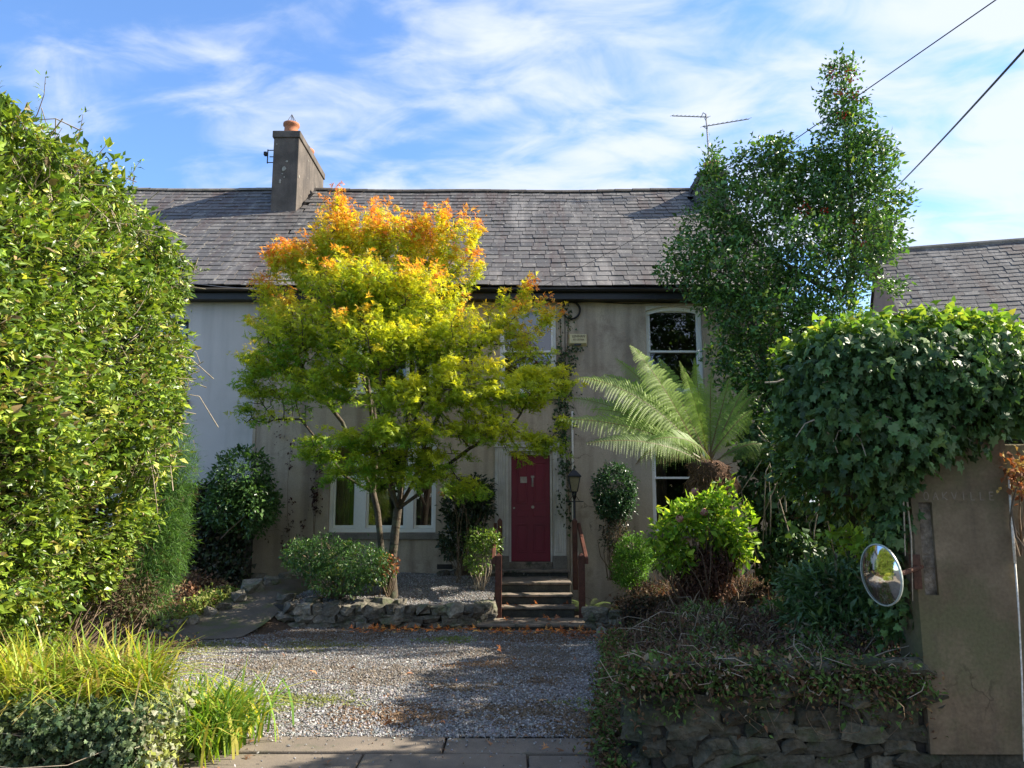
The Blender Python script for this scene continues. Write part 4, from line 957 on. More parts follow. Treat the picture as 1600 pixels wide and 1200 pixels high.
mb = MB(); a_ = P(1445, 768, 5.2)
def strokes(ch):
    return {'O': [[(.5+.42*math.cos(t), .5+.5*math.sin(t)) for t in np.linspace(0, 2*math.pi, 12)]], 'A': [[(.05, 0), (.5, 1), (.95, 0)], [(.25, .4), (.75, .4)]],
            'K': [[(.1, 0), (.1, 1)], [(.9, 1), (.12, .45), (.9, 0)]], 'V': [[(.05, 1), (.5, 0), (.95, 1)]], 'I': [[(.5, 0), (.5, 1)]], 'L': [[(.15, 1), (.15, 0), (.8, 0)]],
            'E': [[(.85, 1), (.15, 1), (.15, 0), (.85, 0)], [(.15, .52), (.7, .52)]]}[ch]
names = 'OAKVILLE'
for i, chh in enumerate(names):
    p = P(1447+i*14.6, 775, 5.2); w, h = .036, .052; mb = MB(); dk = MB()
    for st in strokes(chh):
        pts = [Vector((p.x-w/2+u*w-2.98, -.0015, p.z-h/2+v*h)) for u, v in st]
        for k in range(len(pts)-1):
            a1, b1 = pts[k], pts[k+1]; dd = (b1-a1).normalized(); nn = Vector((-dd.z, 0, dd.x))*.0036
            mb.add([a1-nn, b1-nn, b1+nn, a1+nn, a1-nn+Vector((0, .004, 0)), b1-nn+Vector((0, .004, 0)), b1+nn+Vector((0, .004, 0)), a1+nn+Vector((0, .004, 0))], [(0,1,2,3),(0,4,5,1),(2,6,7,3),(1,5,6,2),(0,3,7,4)])
    mb.build('letter', M_letter, pil)
# pale strip painting the sunlit outer edge of the pillar, and the wall beyond it
lit_edge = MB().tube([P(1576, 745, 5.16), P(1580, 800, 5.16), P(1586, 880, 5.16)], [.006, .008, .009], 8).tube([P(1586, 880, 5.16), P(1592, 960, 5.16), P(1597, 1060, 5.16), P(1600, 1190, 5.16)], [.006, .0055, .005, .005], 6).build('lit_edge_strip', M_pale, smooth=True)
tag(lit_edge, 'thin pale strip painting sunlight down the right edge of the gate pillar', 'lit_edge')
bw = thing('boundary_wall', 'rendered boundary wall continuing right of the gate pillar', 'wall', (3.4, 5.5, 0))
MB().box((-.083, -.12, -.3), (3.0, .2, 2.15)).build('wall', M_pillar, bw, bevel=.01)

# front boundary wall of stones on the right, and its return along the drive
fw = thing('stone_boundary_wall', 'dark dry stone boundary wall left of the gate pillar topped with dry creeper', 'stone wall', (.8, 5.25, 0))
wall_of_stones(fw, [(.86, 5.32), (1.7, 5.3), (2.66, 5.3)], lambda s: -.05, lambda s: .66, .105, .2, SPd, .13, .34)
wall_of_stones(fw, [(.84, 5.38), (.90, 5.9), (.95, 6.4)], lambda s: 0, lambda s: .60-.35*s, .11, .2, SPd, .14, .3)
MB().box((.1, .0, -.1), (1.85, .25, .58)).build('core', M_mortar, fw)
MB().add([(.04,.1,0),(.2,.1,0),(.2,1.2,0),(.04,1.2,0),(.04,.1,.55),(.2,.1,.55),(.2,1.2,.2),(.04,1.2,.2)], [(0,3,2,1),(4,5,6,7),(0,1,5,4),(1,2,6,5),(2,3,7,6),(3,0,4,7)]).build('core', M_mortar, fw)
for (x, y, s) in ((.72, 5.5, .2), (.66, 5.72, .16), (.74, 5.95, .17), (.70, 6.25, .15)):
    link('stone', random.choice(SPd), fw, (x-.8, y-5.25, .05), (.1, .2, random.uniform(0, 3)), (s*1.2, s, s*.7))
# left foreground wall
lw = thing('stone_boundary_wall', 'stone gate-side wall at lower left smothered in ivy with sunlight painted on its end stones', 'stone wall', (-3.5, 5.2, 0))
M_litstone = surf('sunlit_end_stone', (.42, .40, .33), (.26, .26, .2), .92, 9, bump=.9, bscale=30, bdist=.03, c3=(.2, .24, .09), c3r=(.5, .64), s3=5, rnd=.2, coord='world')  # pale tone paints the sunlit end of the wall
SPp = [s.mesh('stone', M_litstone) for s in SP]
wall_of_stones(lw, [(-5.2, 5.05), (-2.35, 5.05)], lambda s: -.1, lambda s: .42, .11, .24, SPd, .14, .34)
wall_of_stones(lw, [(-2.36, 5.02), (-2.34, 5.55)], lambda s: -.1, lambda s: .38, .10, .2, SPp, .13, .24)
MB().box((-1.7, -.12, -.15), (1.15, .35, .36)).build('core', M_mortar, lw)

# convex mirror on its bracket
mc = P(1376, 898, 4.85); mir = thing('convex_mirror', 'oval-looking round convex traffic mirror on a rusty arm beside the gate pillar', 'mirror', mc, 0)
R_, D_ = .180, .045; prof = []
SR = (R_*R_+D_*D_)/(2*D_)
n = 10
for i in range(n+1):
    r = R_*i/n; prof.append((r, math.sqrt(SR*SR-r*r)-(SR-D_)))
disc = MB().lathe(prof, (0, 0, 0), 40).build('mirror_face', M_mirror, mir, smooth=True)
rim = MB().lathe([(R_-.001, .004), (R_+.006, .006), (R_+.008, 0), (R_+.004, -.012), (0, -.03)], (0, 0, 0), 40).build('rim', surf('clear_rim', (.45, .5, .46), (.35, .4, .36), .3, 6, bump=0, spec=.6), mir, smooth=True)
face_dir = Vector((-.99, -.20, .05)).normalized()
q = face_dir.to_track_quat('Z', 'Y'); q2 = Matrix.Rotation(rad(-7), 4, 'Y') @ q.to_matrix().to_4x4()
for o in (disc, rim): o.rotation_euler = q2.to_euler()
bk = q2.to_3x3() @ Vector((0, 0, -1))
MB().tube([bk*.03, bk*.12, Vector((.2, .12, .0)), Vector((2.70, 5.22, mc.z+.02))-mc], [.018, .016, .016, .016], 8).build('arm', M_rust, mir)
MB().box(tuple(Vector((2.62, 5.17, mc.z-.12))-mc), tuple(Vector((2.67, 5.22, mc.z+.1))-mc)).build('bracket_plate', M_rust, mir)

# garden wall, lower left by the pale house, and the dark low wall right of the steps
gw = thing('ivy_garden_wall', 'dark ivy-covered garden wall standing out from the pale house', 'garden wall', (-5.6, 14.4, .2))
MB().box((-1.3, -.15, -.5), (.75, .35, 1.75)).build('wall', M_mortar, gw)
lb = thing('low_garden_wall', 'low dark garden wall draped in dead creeper right of the steps', 'garden wall', (2.2, 11.9, -.2))
MB().box((-.55, -.1, -.1), (.45, .5, .42)).build('wall', M_mortar, lb, bevel=.03)
wall_of_stones(lb, [(1.18, 12.35), (1.45, 12.2), (1.7, 12.0)], lambda s: -.2, lambda s: .12, .12, .2, SPm, .14, .26)

# stones edging the left bed and scattered by the path
eb = thing('rock_edging', 'row of rough rocks edging the bed beside the climbing path', 'rock edging', (-5.2, 12.5, 0))
for (px, py, Y, s) in ((395, 915, 13.6, .34), (425, 905, 14.0, .26), (375, 922, 13.2, .26), (352, 932, 12.8, .2), (330, 940, 12.6, .2), (300, 945, 12.2, .22), (275, 950, 12.0, .24), (255, 955, 11.8, .26), (262, 975, 11.4, .2), (405, 893, 14.4, .24), (445, 893, 14.5, .22), (240, 968, 11.3, .25)):
    p = P(px, py, Y); link('stone', random.choice(SPm), eb, (p.x+5.2, p.y-12.5, float(gz(p.x, p.y))+s*.22), (random.uniform(-.3, .3), random.uniform(-.3, .3), random.uniform(0, 3)), (s, s*.8, s*.7))
for (px, py) in ((393, 988), (405, 983), (380, 990)):
    x, y = g_of(px, py, -.18); o = link('loose_stone', random.choice(SPm), None, (x, y, -.17), (0, 0, px), (.17, .12, .06))
    tag(o, {393: 'flat pale loose stone where the path meets the gravel, middle of three', 405: 'flat pale loose stone nearest the retaining wall at the foot of the path', 380: 'flat pale loose stone nearest the hedge at the foot of the path'}[px], 'stone', 'loose stones at the foot of the path')
rb = thing('rock_edging', 'short row of rocks against the house wall under the left window', 'rock edging', (-.9, 14.7, .4))
for i in range(7):
    s = random.uniform(.18, .28); link('stone', random.choice(SPm), rb, (-.35+i*.17, random.uniform(-.05, .05), .03), (random.uniform(-.3, .3), 0, random.uniform(0, 3)), (s, s*.8, s*.6))

# ================================================================== plants
# ---- Japanese maple
mt = thing('maple_tree', 'spreading maple in the raised bed turning from green to gold and orange', 'tree', (-1.97, 13.1, .25))
MBL = [(540,372,13.2,52,52),(490,405,13.4,40,34),(605,372,13.0,45,40),(655,400,13.2,48,45),(697,372,12.9,17,34),(718,352,12.9,14,14),(722,420,13.0,28,30),(450,412,13.5,26,22),(515,330,13.2,16,12),
 (560,450,12.7,85,50),(655,470,12.5,75,55),(430,470,13.5,34,36),(480,525,12.6,80,50),(590,540,12.1,85,55),(700,530,12.4,70,50),(778,515,12.8,40,36),(812,480,13.0,18,20),(818,545,12.8,26,34),
 (435,575,13.2,52,32),(505,605,12.6,62,36),(635,628,12.0,72,34),(735,605,12.0,75,45),(815,610,12.4,48,38),(866,608,12.7,20,9),(425,655,13.3,32,9),(640,672,11.9,75,22),(745,672,12.1,70,28),
 (840,690,12.5,35,18),(560,690,12.2,65,16),(495,690,12.6,26,11),(725,755,12.5,32,13),(600,740,12.4,45,14),(680,715,12.2,50,18),(425,620,13.3,40,14),(600,490,13.9,80,45),
 (812,712,12.6,22,8),(600,722,12.3,60,20),(545,738,12.5,34,12),(500,705,12.6,40,13),(660,742,12.2,46,16),(455,395,13.5,20,14),(740,365,13,10,12),(733,385,13,10,12),(742,360,13,7,9),(690,345,13,8,14),(665,345,13.1,8,14),(530,318,13.2,8,10),(432,398,13.5,14,8),(425,410,13.5,10,8),(400,505,13.5,12,7),(838,478,12.8,8,9),(820,455,12.8,8,12),(785,470,12.8,9,12),(855,555,12.8,10,8),(865,585,12.7,10,7),(885,600,12.7,12,5),(748,415,13,9,10),(395,640,13.4,14,5),(385,660,13.4,16,4),(410,545,13.4,10,6),(480,430,13.4,30,22),(590,335,13.2,12,14),(660,360,13.1,14,14),(850,500,12.8,14,12),(845,590,12.6,26,12),(395,600,13.4,16,10),(395,560,13.4,16,12),(415,455,13.5,18,12),(515,715,12.7,20,8),(875,660,12.6,15,7)]
mbl = [px_blob(*b) for b in MBL]
MZ = lambda px, py, Y: tuple(P(px, py, Y))
def blob_vol(blobs, n):
    w = np.array([b[1][0]*b[1][1]*b[1][2] for b in blobs])**.75; w /= w.sum(); idx = rng.choice(len(blobs), n, p=w)
    bc = np.array([tuple(b[0]) for b in blobs])[idx]; br_ = np.array([b[1] for b in blobs])[idx]
    d = unit(rng.normal(size=(n, 3)))*rng.random((n, 1))**.38
    return bc+d*br_
att = blob_vol(mbl, 5200)
att = att[att[:, 1] < 14.75]
fork = Vector(MZ(622, 795, 13.1)); b0 = Vector((-1.97, 13.1, .22))
trunk = [([b0, Vector((-1.98, 13.1, .7)), Vector((-1.95, 13.1, 1.2)), fork], None)]
pts0, par0 = colonize(np.zeros((0, 3))+0, trunk) if False else (None, None)
# main limbs, read off the photograph
limbs = [[fork, MZ(600, 740, 13.2), MZ(585, 690, 13.3), MZ(575, 600, 13.3), MZ(560, 480, 13.3)],
         [fork, MZ(628, 745, 13.0), MZ(632, 690, 12.9), MZ(645, 600, 12.8), MZ(640, 480, 12.9)],
         [fork, MZ(648, 750, 12.9), MZ(665, 690, 12.6), MZ(700, 620, 12.4), MZ(740, 560, 12.5)],
         [fork, MZ(660, 768, 12.8), MZ(695, 730, 12.6), MZ(735, 700, 12.4), MZ(800, 665, 12.4)],
         [fork, MZ(612, 760, 12.7), MZ(600, 700, 12.3), MZ(590, 640, 12.0), MZ(595, 580, 12.0)],
         [fork, MZ(636, 700, 12.6), MZ(650, 650, 12.1), MZ(670, 610, 11.9)]]
second = [(-2.12, 13.35, .25), MZ(590, 800, 13.4), MZ(583, 770, 13.4)]
limbs2 = [[second[-1], MZ(560, 720, 13.4), MZ(535, 660, 13.4), MZ(480, 590, 13.3), MZ(440, 500, 13.5)], [second[-1], MZ(540, 745, 13.3), MZ(505, 700, 13.2), MZ(470, 655, 13.3), MZ(430, 655, 13.3)],
          [second[-1], MZ(588, 715, 13.5), MZ(585, 640, 13.6), MZ(540, 520, 13.5), MZ(505, 430, 13.4)]]
tr = [([b0, Vector((-1.99, 13.1, .7)), Vector((-1.95, 13.1, 1.2)), fork], None)]
def build_trunk(roots):
    """roots: list of (stem polyline, [limb polylines]) -> trunk list with parent indices"""
    out = []; cnt = 0; step = .12
    def count(line, has_parent):
        c = 0
        for i in range(len(line)-1):
            m = max(1, int((Vector(line[i+1])-Vector(line[i])).length/step)); c += m+1 if i == len(line)-2 else m
        return c-(1 if has_parent else 0)
    for stem, ls in roots:
        out.append((stem, None)); cnt += count(stem, False); tip = cnt-1
        for l in ls: out.append((l, tip)); cnt += count(l, True)
    return out
tr = build_trunk([([b0, Vector((-1.99, 13.1, .7)), Vector((-1.95, 13.1, 1.2)), fork], limbs), (second, limbs2)])
mp_pts, mp_par = colonize(att, tr, .12, 1.4, .15, 120)
mr = branch_radii(mp_par, .0052, 2.35, .135)
loc = np.array(mt.location)
# flare at the foot
mr = mr*(1+.35*np.clip(1-(mp_pts[:, 2]-.22)/.35, 0, 1)*(np.arange(len(mr)) < 12))
trunk_o = link('trunk', branch_mesh('maple_trunk', mp_pts-loc, mp_par, mr, M_bark, 0, 7), mt)
thin = np.where(mr < .0105)[0]; thin = thin[mp_pts[thin, 2] > 1.9]
tc_ = mp_pts[thin]; dirs = mp_pts[thin]-mp_pts[np.maximum(mp_par[thin], 0)]
zt = tc_[:, 2]
nb0 = len(tc_)
sb_ = blob_vol(mbl, 1850); sb_ = sb_[sb_[:, 1] < 14.75]; hs = np.clip((sb_[:, 2]-2.4)/4.6, 0, 1)
sb_ = sb_[rng.random(len(sb_)) < .62+.5*hs]; hs = np.clip((sb_[:, 2]-2.4)/4.6, 0, 1)
rdir = unit(sb_-np.array((-1.9, 13.0, 2.0))); rdir = unit(rdir*np.array((1, 1, 1.0))+rng.normal(size=rdir.shape)*.25+np.stack([0*hs, 0*hs, hs*.5-.25], 1))
SU = 6; us_ = np.tile(np.linspace(0, 1, SU), len(sb_)); sl_ = np.repeat(.20+.30*hs*rng.uniform(.5, 1.3, len(sb_)), SU)
spt = np.repeat(sb_, SU, 0)+np.repeat(rdir, SU, 0)*((us_-.6*np.repeat(hs, SU))*sl_)[:, None]-np.array((0, 0, 1))*(us_**2*np.repeat((1-hs)*.10, SU))[:, None]
keep_ = (spt[:, 1] < 14.9); spt = spt[keep_]; us_ = us_[keep_]
ud_ = np.concatenate([np.full(nb0, .3), us_]); rd2 = np.repeat(rdir, SU, 0)[keep_]
tc_ = np.concatenate([tc_, spt]); dirs = np.concatenate([unit(dirs), rd2])
K = 6
n = len(tc_)*K
bcs = np.array([tuple(b[0]) for b in mbl]); brs = np.array([b[1] for b in mbl])
pos = np.repeat(tc_, K, 0)+rng.normal(size=(n, 3))*np.array((.05, .05, .03))
up_f = ((pos[:, None, 2]-bcs[None, :, 2])/brs[None, :, 2])
dd_ = np.linalg.norm((pos[:, None]-bcs[None])/brs[None], axis=2); nb_ = dd_.argmin(1); upl = up_f[np.arange(n), nb_]
cen_c = np.array((-1.9, 12.9, 4.4)); outer = np.linalg.norm((pos-cen_c)/np.array((2.9, 1.6, 2.7)), axis=1)
hgt = np.clip((pos[:, 2]-2.4)/4.6, 0, 1)
uk_ = np.repeat(ud_, K); cn = np.concatenate([rng.normal(size=nb0), np.repeat(rng.normal(size=len(sb_)), SU)[keep_]]); cn = np.repeat(cn, K)
o_amt = np.clip(.42*(hgt-.5)*2+.75*(outer-.80)+.42*(upl-.25)+.16*(pos[:, 0]+1.9)/2.5-.14+.55*(uk_-.5)+.34*cn+.16*rng.normal(size=n), 0, 1)
o_amt *= np.clip((hgt-.25)*2.6, 0, 1)
y_amt = np.clip(.16+.75*hgt+.45*(outer-.6)+.30*upl+.16*cn+.16*(pos[:, 0]+1.9)/2.5+.08*rng.normal(size=n), 0, 1)
cg, cy_c, co, cr_ = np.array((.15, .30, .035)), np.array((.60, .62, .045)), np.array((.68, .31, .055)), np.array((.60, .17, .06))
col = cg*(1-y_amt[:, None])+cy_c*y_amt[:, None]
col = col*(1-o_amt[:, None])+co*o_amt[:, None]
w = (o_amt > .55)[:, None]*rng.random((n, 1)) > .5; col = np.where(w, cr_*.6+col*.4, col)
col *= (1+rng.normal(size=(n, 1))*.14)
d = unit(np.repeat(unit(dirs), K, 0)*.75+rng.normal(size=(n, 3))*np.array((.7, .7, .45))+np.array((0, 0, -.2)))
up = np.array((.15, -.25, 1.0))+rng.normal(size=(n, 3))*.6
link('crown', leaf_mesh('maple_crown', pos-loc, d, up, .082*np.clip(rng.normal(1, .28, n), .5, 1.6), np.clip(col, .01, .9), T_PALM, M_maple), mt)

# ---- holly tree, tall right-hand evergreen
ht = thing('holly_tree', 'tall dark holly with red berries rising above the roof on the right', 'tree', (5.6, 12.2, 0))
HBL = [(1313,110,13.1,24,24),(1318,160,13.1,36,32),(1322,215,13.1,48,42),(1335,265,13.1,62,48),(1320,320,13.1,72,45),(1345,370,12.9,70,48),(1405,320,13.3,26,28),(1360,225,13.2,30,26),
 (1282,295,13.3,50,62),(1235,288,13.5,60,56),(1210,240,13.5,36,28),(1185,255,13.5,42,32),(1140,275,13.5,34,32),(1110,300,13.5,24,20),(1112,272,13.4,18,16),(1110,240,13.6,11,12),(1170,330,13.2,70,50),(1120,360,13.2,60,45),(1080,400,13.1,42,30),(1052,428,13.1,26,16),
 (1150,430,12.9,85,50),(1250,400,12.7,75,60),(1312,430,12.7,50,45),(1378,385,13.1,16,20),(1200,490,12.7,85,45),(1120,470,13.0,40,20),(1290,500,12.6,65,45),(1180,560,13.0,70,48),(1240,590,12.7,70,45),(1140,545,13.2,30,30),
 (1165,620,13.2,45,42),(1225,660,12.9,55,45),(1178,690,13.2,28,34),(1300,560,12.5,50,40),(1395,450,13.2,14,10),(1290,150,13.1,10,10)]
hbl = [px_blob(b[0], b[1], b[2], b[3]*1.1, b[4]*1.08) for b in HBL]
catt = blob_vol(hbl, 3600); catt = catt[catt[:, 1] < 14.7]
hb0 = Vector((5.0, 12.2, .2))
hstem = [hb0, MZ(1290, 700, 13.0), MZ(1300, 560, 13.0), MZ(1325, 470, 13.0)]
hl = [[hstem[-1], MZ(1335, 380, 13.0), MZ(1325, 260, 13.1), MZ(1315, 130, 13.1)], [hstem[-1], MZ(1270, 440, 12.9), MZ(1180, 380, 13.2), MZ(1130, 320, 13.4)]]
h2 = [Vector((4.1, 12.4, .2)), MZ(1195, 740, 13.1), MZ(1200, 640, 13.1)]
hl2 = [[h2[-1], MZ(1190, 540, 12.9), MZ(1150, 440, 13.0)], [h2[-1], MZ(1240, 560, 12.8), MZ(1250, 440, 12.9)]]
hp, hpar = colonize(catt, build_trunk([(hstem, hl), (h2, hl2)]), .13, 1.4, .17, 110)
hr = branch_radii(hpar, .005, 2.3, .13); loc = np.array(ht.location)
link('trunk', branch_mesh('holly_trunk', hp-loc, hpar, hr, M_bark2, 0, 6), ht)
thin = np.where(hr < .011)[0]; thin = thin[hp[thin, 2] > 2.2]
hc = hp[thin]; hdv = unit(hp[thin]-hp[np.maximum(hpar[thin], 0)])
ex_, exn = blob_pts(hbl, 3000, .35); hc = np.concatenate([hc, ex_]); hdv = np.concatenate([hdv, exn])
cf = colfn([(.055, .13, .032), (.08, .18, .04), (.13, .25, .05), (.30, .40, .07)], [5, 4, 2.4, .9], .2, .35)  # the palest tint colours some leaves as sunlit
foliage('crown', hc-loc, unit(hdv)+np.array((0, -.2, .2)), 9, .075, .085, cf, T_OVATE, M_dark, ht, out_w=.8, rnd=.8, up_n=.6)
# berries in clusters
bs = []
for (px, py) in ((1325, 112), (1335, 122), (1300, 115), (1336, 150), (1310, 148), (1345, 380), (1255, 325), (1335, 345), (1290, 330), (1320, 180)):
    c = P(px, py, 12.75)
    for k in range(16): bs.append(c+Vector(rng.normal(size=3)*.06))
bp = np.array([tuple(b) for b in bs])-loc
ico = np.array([(1,0,0),(0,1,0),(-1,0,0),(0,-1,0),(0,0,1),(0,0,-1)])*.017; tf = np.array([(0,1,4),(1,2,4),(2,3,4),(3,0,4),(1,0,5),(2,1,5),(3,2,5),(0,3,5)])
link('berries', np_mesh('berries', (bp[:, None]+ico[None]).reshape(-1, 3), (tf[None]+(np.arange(len(bp))*6)[:, None, None]).reshape(-1, 3), M_berry), ht)['kind'] = 'stuff'

# ---- ivy-covered stem below the holly
it = thing('ivy_column', 'ivy-smothered tree stem at the right corner of the house with bare pale stems', 'ivy', (4.1, 12.0, 0))
IBL = [px_blob(1195, 700, 11.9, 42, 40, .35), px_blob(1200, 760, 11.9, 45, 45, .35), px_blob(1215, 820, 11.8, 48, 50, .4), px_blob(1240, 870, 11.6, 60, 45, .5), px_blob(1290, 780, 12.2, 60, 70, .5), px_blob(1330, 700, 12.2, 70, 70, .5), px_blob(1275, 640, 12.3, 60, 60, .5), px_blob(1340, 840, 12.0, 60, 60, .5), px_blob(1400, 780, 12.0, 70, 80, .5)]
cc_, nn_ = blob_pts(IBL, 2300, .7)
loc = np.array(it.location)
foliage('foliage', cc_-loc, nn_, 6, .06, .085, colfn([(.04, .09, .03), (.06, .12, .035), (.09, .16, .04), (.22, .3, .05), (.14, .1, .05)], [5, 4, 2, .8, .3], .2, .3), T_IVY, M_ivy, it, out_w=.5, rnd=.5, droop=.8, up_n=-.2)
mb = MB()
for i in range(11):
    px = random.uniform(1190, 1320); a1 = P(px, 890, 11.5); b1 = P(px+random.uniform(-30, 30), random.uniform(640, 760), 11.35); m1 = a1.lerp(b1, .33)+Vector(rng.normal(size=3)*.16); m2 = a1.lerp(b1, .7)+Vector(rng.normal(size=3)*.2)
    mb.tube([a1, m1, m2, b1], [.012, .010, .008, .004], 5, False)
for (pa, pm, pb) in (((1185, 680), (1200, 692), (1222, 695)), ((1195, 598), (1215, 597), (1235, 588)), ((1240, 700), (1262, 740), (1248, 790)), ((1205, 690), (1225, 720), (1228, 800))):
    mb.tube([P(*pa, 11.2), P(*pm, 11.15), P(*pb, 11.2)], [.012, .016, .012], 6, False)
o = mb.build('bare_stems', M_paletwig, None, smooth=True); o.parent = it; o.matrix_parent_inverse = Matrix.Translation(-Vector(it.location))
# trunk core so that the column is not see-through
MB().tube([Vector((4.3, 12.3, -.1))-it.location, Vector((4.25, 12.3, 1.4))-it.location, Vector((4.2, 12.35, 3.2))-it.location], [.28, .22, .15], 10).build('stem', M_bark2, it, smooth=True)

# ---- big left hedge
hg = thing('laurel_hedge', 'tall sunlit evergreen hedge filling the left side of the picture', 'hedge', (-5.2, 7, 0))
def hedge_surface(n, y0=4.3, y1=8.75, cx=-5.75, hw=1.72, zt=4.85):
    y = rng.uniform(y0, y1+.9, n); cap = y > y1
    zu = rng.uniform(-1, 1, n); tp_ = rng.random(n) < .25; xu = rng.uniform(-.6, 1, n)
    czn = np.where(tp_, (1-np.abs(xu)**5)**.2, zu); cxn = np.where(tp_, xu, (1-np.abs(zu)**5)**.2)
    zc = zt*.5
    z = zc+czn*zc; und = 1.0*np.clip(1-z/2.6, 0, 1)**1.3+.12*sstep(3.8, 5, z)
    x = cx+cxn*(hw-und)+.17*vnoise(y, z, 1.6, 2)+.13*vnoise(y, z, 4.2, 9)
    z = z+.28*vnoise(y, x, 1.4, 7)*(czn > .6)+.06*(y < 6.2)
    shrink = np.where(cap, (y-y1)/.9, 0)
    x = np.where(cap, cx+(x-cx)*np.sqrt(np.clip(1-shrink**2, 0, 1)), x)
    z = np.where(cap, zc+(z-zc)*(.85+.15*np.sqrt(np.clip(1-shrink**2, 0, 1))), z)
    nrm = unit(np.stack([cxn+.05, np.where(cap, shrink, -.05), np.sign(czn)*np.abs(czn)**4+.2], 1))
    return np.stack([x, y, np.maximum(z, .05)], 1), nrm
hc_, hn_ = hedge_surface(9000); kk = vnoise(hc_[:, 1], hc_[:, 2], 2.6, 4)+.6*vnoise(hc_[:, 1], hc_[:, 2], 6.5, 8)+rng.normal(size=len(hc_))*.25; hc_, hn_ = hc_[kk > -.42], hn_[kk > -.42]; loc = np.array(hg.location)
hc2 = hc_+hn_*rng.uniform(-.22, .13, (len(hc_), 1))
hbx, hbn = blob_pts([px_blob(228, 380, 8.7, 36, 36, .4), px_blob(188, 340, 8.2, 33, 30, .4), px_blob(160, 302, 7.6, 34, 28, .4), px_blob(108, 268, 7.0, 34, 30, .4), px_blob(42, 228, 6.3, 50, 36, .4), px_blob(8, 195, 5.9, 24, 26, .3), px_blob(262, 440, 9.0, 26, 44, .4), px_blob(268, 560, 9.0, 20, 60, .3), px_blob(255, 640, 9.0, 26, 50, .35), px_blob(268, 398, 8.9, 13, 14, .2), px_blob(225, 720, 8.4, 30, 50, .4)], 950, .4)
hc2 = np.concatenate([hc2, hbx]); hn_ = np.concatenate([hn_, hbn])
gcf = colfn([(.14, .23, .035), (.22, .32, .04), (.32, .41, .05), (.07, .13, .025), (.44, .43, .09), (.25, .18, .09)], [4, 4, 2.6, 3.6, 1, .9], .22, .34)
hs_ = rng.random(len(hc2)) < .55
foliage('leaves', hc2[hs_]-loc, hn_[hs_], 10, .05, .076, gcf, T_OVATE, M_leaf, hg, out_w=1.1, rnd=.75, up_n=.5, sizevar=.38)
foliage('small_leaves', hc2[~hs_]-loc, hn_[~hs_], 14, .06, .052, gcf, T_LONG, M_leaf, hg, out_w=1.0, rnd=.8, up_n=.5, sizevar=.38)
sh_ = rng.choice(len(hc2), 260, replace=False); shoot_b = hc2[sh_]; shoot_t = shoot_b+hn_[sh_]*rng.uniform(.12, .35, (260, 1))+np.array((0, 0, 1.))*rng.uniform(.05, .3, (260, 1))
sc_ = np.concatenate([shoot_b*(1-u)+shoot_t*u for u in (.35, .6, .8, 1.0)]); foliage('shoot_leaves', sc_-loc, np.tile(shoot_t-shoot_b, (4, 1)), 4, .015, .06, gcf, T_LONG, M_leaf, hg, out_w=.9, rnd=.6)
twigs('shoots', shoot_b-loc, shoot_t-loc, .005, .002, M_twig, hg, .05)['kind'] = 'stuff'
# inner leaves in darker colours that paint the hedge's inner shade, and twigs
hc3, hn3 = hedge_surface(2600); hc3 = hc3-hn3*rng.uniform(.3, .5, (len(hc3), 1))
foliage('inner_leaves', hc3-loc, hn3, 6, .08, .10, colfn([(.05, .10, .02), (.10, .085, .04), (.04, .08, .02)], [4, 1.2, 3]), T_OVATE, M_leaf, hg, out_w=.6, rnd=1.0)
sel = rng.choice(len(hc2), 2000, replace=False); st = hc2[sel]-hn_[sel]*rng.uniform(.25, .6, (2000, 1))+np.array((0, 0, -.1))+rng.normal(size=(2000, 3))*.12
twigs('twigs', st-loc, hc2[sel]-loc+hn_[sel]*.02, .006, .003, M_paletwig, hg, .15, 3, 4)
# dark core: lumpy solid whose colour puts in the shade inside the hedge
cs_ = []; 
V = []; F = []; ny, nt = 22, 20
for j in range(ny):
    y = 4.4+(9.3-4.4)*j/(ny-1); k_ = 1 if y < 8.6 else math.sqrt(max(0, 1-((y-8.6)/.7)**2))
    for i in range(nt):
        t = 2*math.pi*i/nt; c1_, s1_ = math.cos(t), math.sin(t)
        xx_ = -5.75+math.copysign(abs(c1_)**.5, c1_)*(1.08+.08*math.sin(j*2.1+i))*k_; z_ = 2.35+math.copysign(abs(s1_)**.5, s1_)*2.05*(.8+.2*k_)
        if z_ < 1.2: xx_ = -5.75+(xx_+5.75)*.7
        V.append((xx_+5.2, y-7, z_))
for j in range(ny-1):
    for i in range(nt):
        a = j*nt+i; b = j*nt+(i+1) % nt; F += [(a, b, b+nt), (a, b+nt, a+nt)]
link('dark_core', np_mesh('dark_core', np.array(V), np.array(F), surf('inner_shade', (.055, .05, .03), (.03, .035, .018), .97, 9, bump=.8, bscale=20, bdist=.05)), hg)
# sprigs above the top line
def sprig(parent, base, tips, nleaf, size, cf, mat, tm=T_OVATE):
    loc = np.array(parent.location); A = []; B = []; L = []; D = []
    for t in tips:
        for u in np.linspace(.25, 1, nleaf):
            p = np.array(base)*(1-u)+np.array(t)*u+rng.normal(size=3)*.025; L.append(p); D.append(np.array(t)-np.array(base))
        A.append(np.array(base)-loc); B.append(np.array(t)-loc)
    foliage('sprig_leaves', np.array(L)-loc, np.array(D), 4, .02, size, cf, tm, mat, parent, out_w=.8, rnd=.7)
    twigs('sprig_twigs', A, B, .010, .004, M_twig, parent, .06)
Ys = 7.2
sprig(hg, P(125, 305, Ys), [P(120, 215, Ys), P(135, 230, Ys), P(165, 228, Ys), P(180, 248, Ys), P(165, 270, Ys), P(110, 262, Ys), P(150, 250, Ys+.2), P(85, 262, Ys)], 8, .075, gcf, M_leaf)
sprig(hg, P(0, 200, 5.9), [P(5, 160, 5.9), P(12, 180, 5.9), P(-5, 165, 5.9)], 6, .075, gcf, M_leaf)
